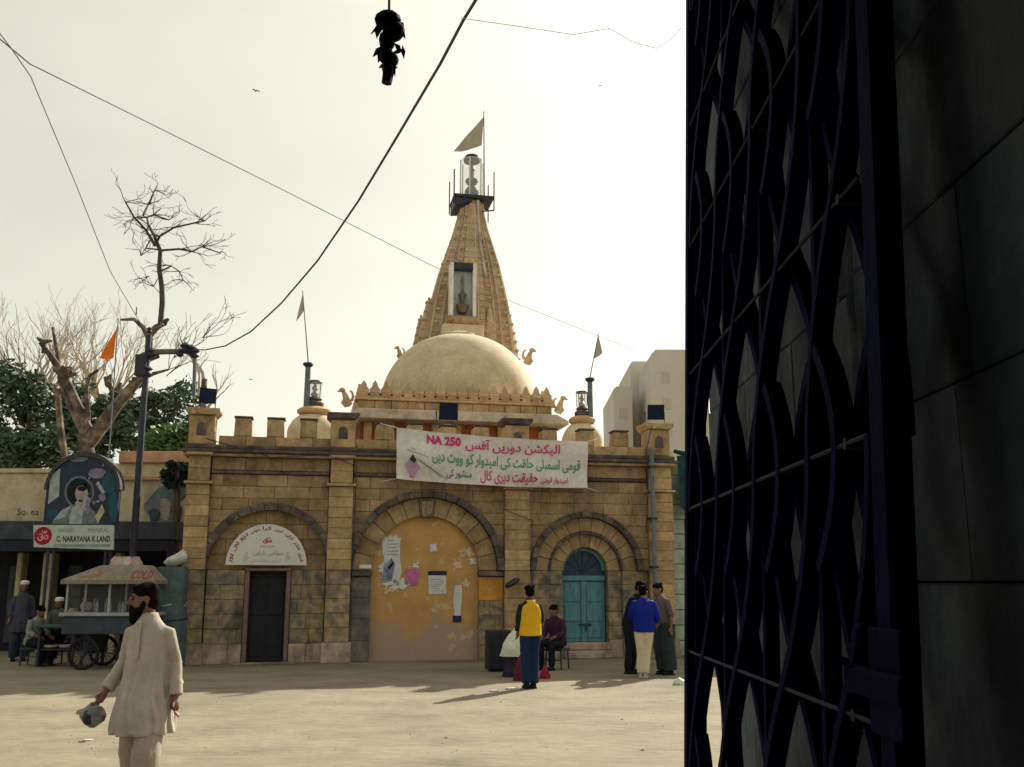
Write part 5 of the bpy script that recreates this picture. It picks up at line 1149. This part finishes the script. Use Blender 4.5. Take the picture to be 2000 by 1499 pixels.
P1 = person('bearded man in loose cream shalwar kameez walking in the foreground, head turned left', p, radians(-8), J1, kam, cl('cream_shalwar', (.31, .26, .21)), cl('dark_sandal', (.03, .022, .018)), head_yaw=radians(-62), head_tilt=radians(4), rings=kz, sleeve=(.054, .052, .056), slv=.97, pant_r=(.095, .10, .095), beard=True, vox=.009, folds=.010, fold_amp=.17, creases=17)
m = MB(); m.box((-.03, -.146, 1.13), (.0, -.126, 1.40), bev=.003); m.build('button_placket', kam, P1)
hand = Matrix.Translation(p) @ Matrix.Rotation(radians(-8), 4, 'Z') @ (J1['wl']+V(-.02, -.05, -.07))
bgt = thing('carrier_bag', 'crumpled grey plastic bag with dark contents held in the walking man\'s hand', 'bag', hand)
m = MB(); R_ = []
for i in range(9): s = [.25, .5, .8, 1, 1.05, 1, .85, .55, .2][i]; R_.append([(.085*s*(1+.14*sin(5*a+i))*cos(a)-.03, .07*s*(1+.1*cos(4*a+i*2))*sin(a), .0-.022*i) for a in [2*pi*j/20 for j in range(20)]])
m.loft(R_); m.build('bag_body', mk('grey_plastic', (.14, .15, .15), rough=.35, var=.7, scale=14, spec=.5), bgt, True)
m = MB(); m.ell((-.045, -.03, -.1), (.05, .05, .06)); m.build('dark_contents', mk('dark_contents', (.015, .02, .04), rough=.4), bgt, True)
m = MB(); m.add([(-.03, 0, -.02), (-.15, .0, -.06), (-.16, .01, -.09), (-.06, 0, -.08), (-.03, .012, -.02), (-.15, .012, -.06), (-.16, .022, -.09), (-.06, .012, -.08)], [(0, 1, 2, 3), (7, 6, 5, 4), (0, 4, 5, 1), (1, 5, 6, 2), (2, 6, 7, 3), (3, 7, 4, 0)]); m.build('yellow_corner', mk('yellow_plastic', (.45, .4, .15), rough=.5), bgt)
# 2: man in yellow vest seen from behind
p = gnd(1036, 1345); navy_c = cl('navy_jeans', (.012, .025, .06)); blk_c = cl('black', (.012, .014, .02))
person('man in yellow vest and dark jeans standing with his back turned', p, radians(196), stand(head=V(.01, -.01, 1.55), al=V(-.05, .02, .085), ar=V(.07, .03, .085), kl=V(-.06, -.02, .48), kr=V(.075, -.02, .48), el=V(-.2, -.02, 1.1), er=V(.2, -.0, 1.1), wl=V(-.13, -.16, 1.0), wr=V(.19, -.09, .9)),
       cl('dark_green', (.012, .022, .026)), navy_c, blk_c, slv=.95, vest=cl('yellow', (.62, .36, .02)), pant_r=(.10, .085, .08), sc=.985)
# 3: seated person behind him
def seat(**k): return stand(pel=V(0, .05, .50), chest=V(0, -.02, .82), neck=V(0, -.07, 1.0), head=V(0, -.12, 1.12), sl=V(-.17, -.05, .96), sr=V(.17, -.05, .96), el=V(-.22, -.08, .70), er=V(.22, -.08, .70), wl=V(-.14, -.32, .62), wr=V(.14, -.32, .62), hl=V(-.09, .02, .48), hr=V(.09, .02, .48), kl=V(-.13, -.40, .50), kr=V(.13, -.40, .50), al=V(-.12, -.38, .085), ar=V(.12, -.38, .085), **k)
srings = [(.86, .17, .14), (.95, .165, .13), (1.08, .165, .125), (1.22, .16, .12), (1.32, .155, .112), (1.37, .128, .098), (1.41, .092, .08), (1.445, .064, .066)]
def stool(label, pos, h, yaw=0):
    t = thing('stool', label, 'stool', pos, yaw); m = MB(); m.box((-.2, -.18, h-.05), (.2, .2, h), bev=.012); m.build('seat', iron, t)
    for x in (-.16, .16):
        for y in (-.14, .16): m = MB(); m.tube([(x*1.1, y*1.1, 0), (x, y, h-.052)], .017, 6); m.build('leg', iron, t)
    m = MB(); m.tube([(-.165, -.145, .18), (.165, -.145, .18)], .012, 6); m.build('stretcher', iron, t)
p = gnd(1088, 1307); stool('dark stool under the seated person by the blue door', (p.x, p.y, 0), .40, radians(-30))
person('person in dark purple shirt sitting hunched beside the blue door', p, radians(-35), seat(), cl('dark_purple', (.05, .02, .045)), cl('black', (.012, .014, .02)), blk_c, rings=srings, slv=.9, head_tilt=radians(12))
# 4-6: three people by the right end
p4 = gnd(1232, 1316); person('man in black clothes bending toward the one in blue by the downpipe', p4, radians(60), stand(chest=V(.0, -.08, 1.24), neck=V(0, -.17, 1.41), head=V(0, -.24, 1.53), sl=V(-.175, -.14, 1.36), sr=V(.175, -.14, 1.36), el=V(-.2, -.24, 1.1), wl=V(-.1, -.42, 1.05), er=V(.2, -.24, 1.1), wr=V(.1, -.42, 1.02)), cl('navy_shirt', (.008, .014, .03)), cl('black', (.012, .014, .02)), blk_c, slv=.95, sc=1.03, head_tilt=radians(15))
p5 = gnd(1260, 1325); person('man in bright blue shirt and cream trousers at the right end', p5, radians(165), stand(chest=V(.0, -.03, 1.22), neck=V(0.0, -.1, 1.38), head=V(.02, -.16, 1.5), sl=V(-.175, -.07, 1.34), sr=V(.175, -.07, 1.34), el=V(-.24, -.06, 1.08), wl=V(-.2, -.22, .95), er=V(.24, -.06, 1.08), wr=V(.17, -.26, .98), kl=V(-.03, -.04, .48), al=V(-.01, .03, .085), kr=V(.06, -.02, .48), ar=V(.07, .02, .085)),
       cl('royal_blue', (.01, .018, .22)), cl('cream_trousers', (.55, .47, .33)), cl('pale_shoe', (.4, .36, .3)), slv=.9, rings=[(.80, .185, .135), (.95, .19, .135), (1.08, .185, .13), (1.22, .185, .125), (1.32, .175, .112), (1.37, .14, .098), (1.41, .092, .08), (1.445, .064, .066)], head_tilt=radians(15), pant_r=(.105, .085, .07))
p6 = gnd(1302, 1318); person('person in mauve shirt and long grey wrap facing left at the gate edge', p6, radians(-62), stand(chest=V(.0, -.05, 1.24), neck=V(0, -.1, 1.41), head=V(0, -.15, 1.53), sl=V(-.175, -.07, 1.36), sr=V(.175, -.07, 1.36), el=V(-.23, -.05, 1.1), er=V(.23, -.03, 1.1), wl=V(-.13, -.28, 1.0), wr=V(.24, -.05, .86)), cl('mauve_grey', (.13, .095, .1)), cl('dark_grey_wrap', (.03, .04, .045)), blk_c, slv=.6, pant_r=(.15, .14, .13), rings=[(.86, .18, .14)]+srings[1:], head_tilt=radians(12), sc=1.01)
# 7-9: people at the left edge
white_cap = cl('white_cap', (.65, .63, .58))
p7 = gnd(34, 1292); person('man with white cap and grey shirt standing at the left edge', p7, radians(30), stand(), cl('slate_shirt', (.06, .06, .085)), cl('slate_trousers', (.035, .045, .065)), blk_c, cap=white_cap, slv=.9, rings=kz, pant_r=(.11, .1, .09), sc=1.02)
p8 = gnd(62, 1300); stool('low dark stool under the crouching man at the left edge', (p8.x, p8.y, 0), .36)
person('dark clothed man with pale shawl sitting low at the left edge', (p8.x, p8.y, -.04), radians(65), seat(), cl('pale_shawl', (.2, .22, .2)), cl('black', (.012, .014, .02)), blk_c, rings=srings, slv=.8, head_tilt=radians(25))
p9 = at(114, 1250, 21.6); p9.z = 0; stool('stool under the seated man behind the low table', (p9.x, p9.y, 0), .52)
person('seated man with white cap behind the low vending table', (p9.x, p9.y, .12), 0, seat(), cl('olive_grey', (.11, .12, .1)), cl('black', (.012, .014, .02)), blk_c, cap=white_cap, rings=srings, slv=.9)

# ------------------------------------------------------------------ goods beside the yellow vest man, litter
p = gnd(980, 1313); cb = thing('black_crate_stack', 'black cabinet standing against the wall left of the yellow vest man', 'cabinet', (p.x, p.y, 0), FA); zt = at(980, 1232, p.y).z
m = MB(); m.box((-.26, 0, .03), (.2, .4, zt), bev=.015); b = m.build('cabinet_body', mk('black_cabinet', (.010, .012, .025), rough=.5, var=.4), cb)
m = MB(); m.box((-.24, -.015, .06), (-.035, -.001, zt-.04), bev=.006); d = m.build('cabinet_door', mk('black_cabinet', (.010, .012, .025)), cb)
m = MB(); m.box((-.025, -.015, .06), (.18, -.001, zt-.04), bev=.006); m.build('cabinet_door', mk('black_cabinet', (.010, .012, .025)), cb)
def sack(name, label, px, py, w_, h, mat, d=.8, peak=.15, lean=0, base=0, Y=None):
    q = gnd(px, py) if Y is None else at(px, py, Y); m = MB(); R_ = []
    for i in range(11):
        t = i/10; s = (1-t**2.2)*(1-peak)+peak*(1-t); s *= 1 if t > .1 else .9
        R_.append([(w_*s*(1+.12*sin(5*a+i*.7))*cos(a)+lean*t, w_*d*s*(1+.1*sin(4*a+i))*sin(a), h*t) for a in [2*pi*j/22 for j in range(22)]])
    m.loft(R_); o = m.build(name, mat, None, True); o.location = (q.x, q.y, base); tag(o, label, 'bag'); return o
sack('plastic_sack', 'white plastic sack bulging beside the yellow vest man', 1000, 1322, .24, .56, mk('white_sack', (.55, .58, .48), var=.15, rough=.5, scale=9), lean=.12, base=.36)
sack('cloth_bundle', 'dark purple cloth bundle under the white plastic sack', 1005, 1322, .25, .42, mk('purple_bundle', (.03, .015, .05), var=.4), peak=.6)
sack('cloth_bundle', 'maroon bundle at the feet of the yellow vest man', 1016, 1330, .14, .45, mk('maroon_bundle', (.11, .01, .03), var=.4), peak=.5)
sack('shopping_bag', 'small red bag on the ground right of the yellow vest man', 1064, 1326, .11, .23, mk('red_bag', (.22, .012, .03), var=.3), peak=.5)
sack('plastic_bag', 'small white plastic bag on the ground at the gate edge', 1327, 1338, .12, .12, mk('white_sack', (.55, .58, .48)))
me_l = []
def litter(label, px, py, s, c, flat=True):
    q = gnd(px, py); m = MB(); n = 9
    if not flat: m.ell((0, 0, s*.25), (s*.8, s*.6, s*.35), 9, 6)
    else: m.loft([[(s*(1+.3*sin(3*i+px))*cos(2*pi*i/n), s*.6*(1+.3*cos(2*i+py))*sin(2*pi*i/n), z) for i in range(n)] for z in ((.002, s*.25) if flat else (.002, s*.5, s*.7))]); o = m.build('litter', mk('litter_%d' % px, c, var=.2), None); o.location = q; tag(o, label, 'litter')
litter('dark lump on the sunlit ground in the middle', 628, 1398, .05, (.03, .025, .02), False)
litter('white paper scrap on the ground near the lower left corner', 172, 1447, .05, (.6, .58, .5)); litter('dark scrap beside the white paper at lower left', 160, 1450, .035, (.05, .05, .05))
litter('white scrap on the ground just left of yellow vest man', 1000, 1347, .1, (.5, .48, .46)); litter('thin pale scrap on the ground further left of yellow vest man', 965, 1351, .08, (.4, .36, .36))
litter('pale scrap on the shaded ground at far left', 34, 1291, .2, (.3, .3, .3)); litter('dark lump at the foot of the orange panel', 890, 1306, .09, (.015, .015, .025), False)

# loose grit over the yard
m = MB()
for i in range(450):
    q = gnd(random.uniform(10, 1345), random.uniform(1300, 1475)); r_ = random.uniform(.005, .013)*(1+ (random.random() < .04)*1.5); a_ = random.uniform(0, 6)
    m.add([(q.x+r_*cos(a_+k*1.57), q.y+r_*sin(a_+k*1.57), .0005) for k in range(4)]+[(q.x+random.uniform(-.3, .3)*r_, q.y, r_*.7)], [(0, 1, 4), (1, 2, 4), (2, 3, 4), (3, 0, 4)])
o = m.build('gravel', mk('grit', (.27, .23, .165), var=.5, scale=3, bump=0)); struct(o, 'stuff'); o['label'] = 'loose grit scattered over the dusty yard'

# cables stapled to the temple front
F3 = lambda u, v, z: fw(u, v, z)
wire('thin dark cable drooping along the cornice and down the second pilaster', [F3(.2, -.33, 4.7), F3(1.6, -.3, 4.33), F3(2.8, -.28, 4.42), F3(3.42, -.16, 4.2), F3(3.43, -.14, 3.0), F3(3.41, -.14, 1.9), F3(3.42, -.1, .5)], .011, n=3)
wire('thin dark cable hanging from the right corner pedestal past the downpipe', [F3(10.3, -.25, 5.3), F3(10.12, -.3, 4.7), F3(10.16, -.26, 3.9), F3(10.14, -.1, 2.8)], .011, n=3)
wire('thin cable sagging across the spandrels left of the blue door', [F3(6.75, -.16, 3.3), F3(7.4, -.2, 3.05), F3(7.42, -.15, 2.2), F3(7.4, -.14, 1.2)], .009, n=3)
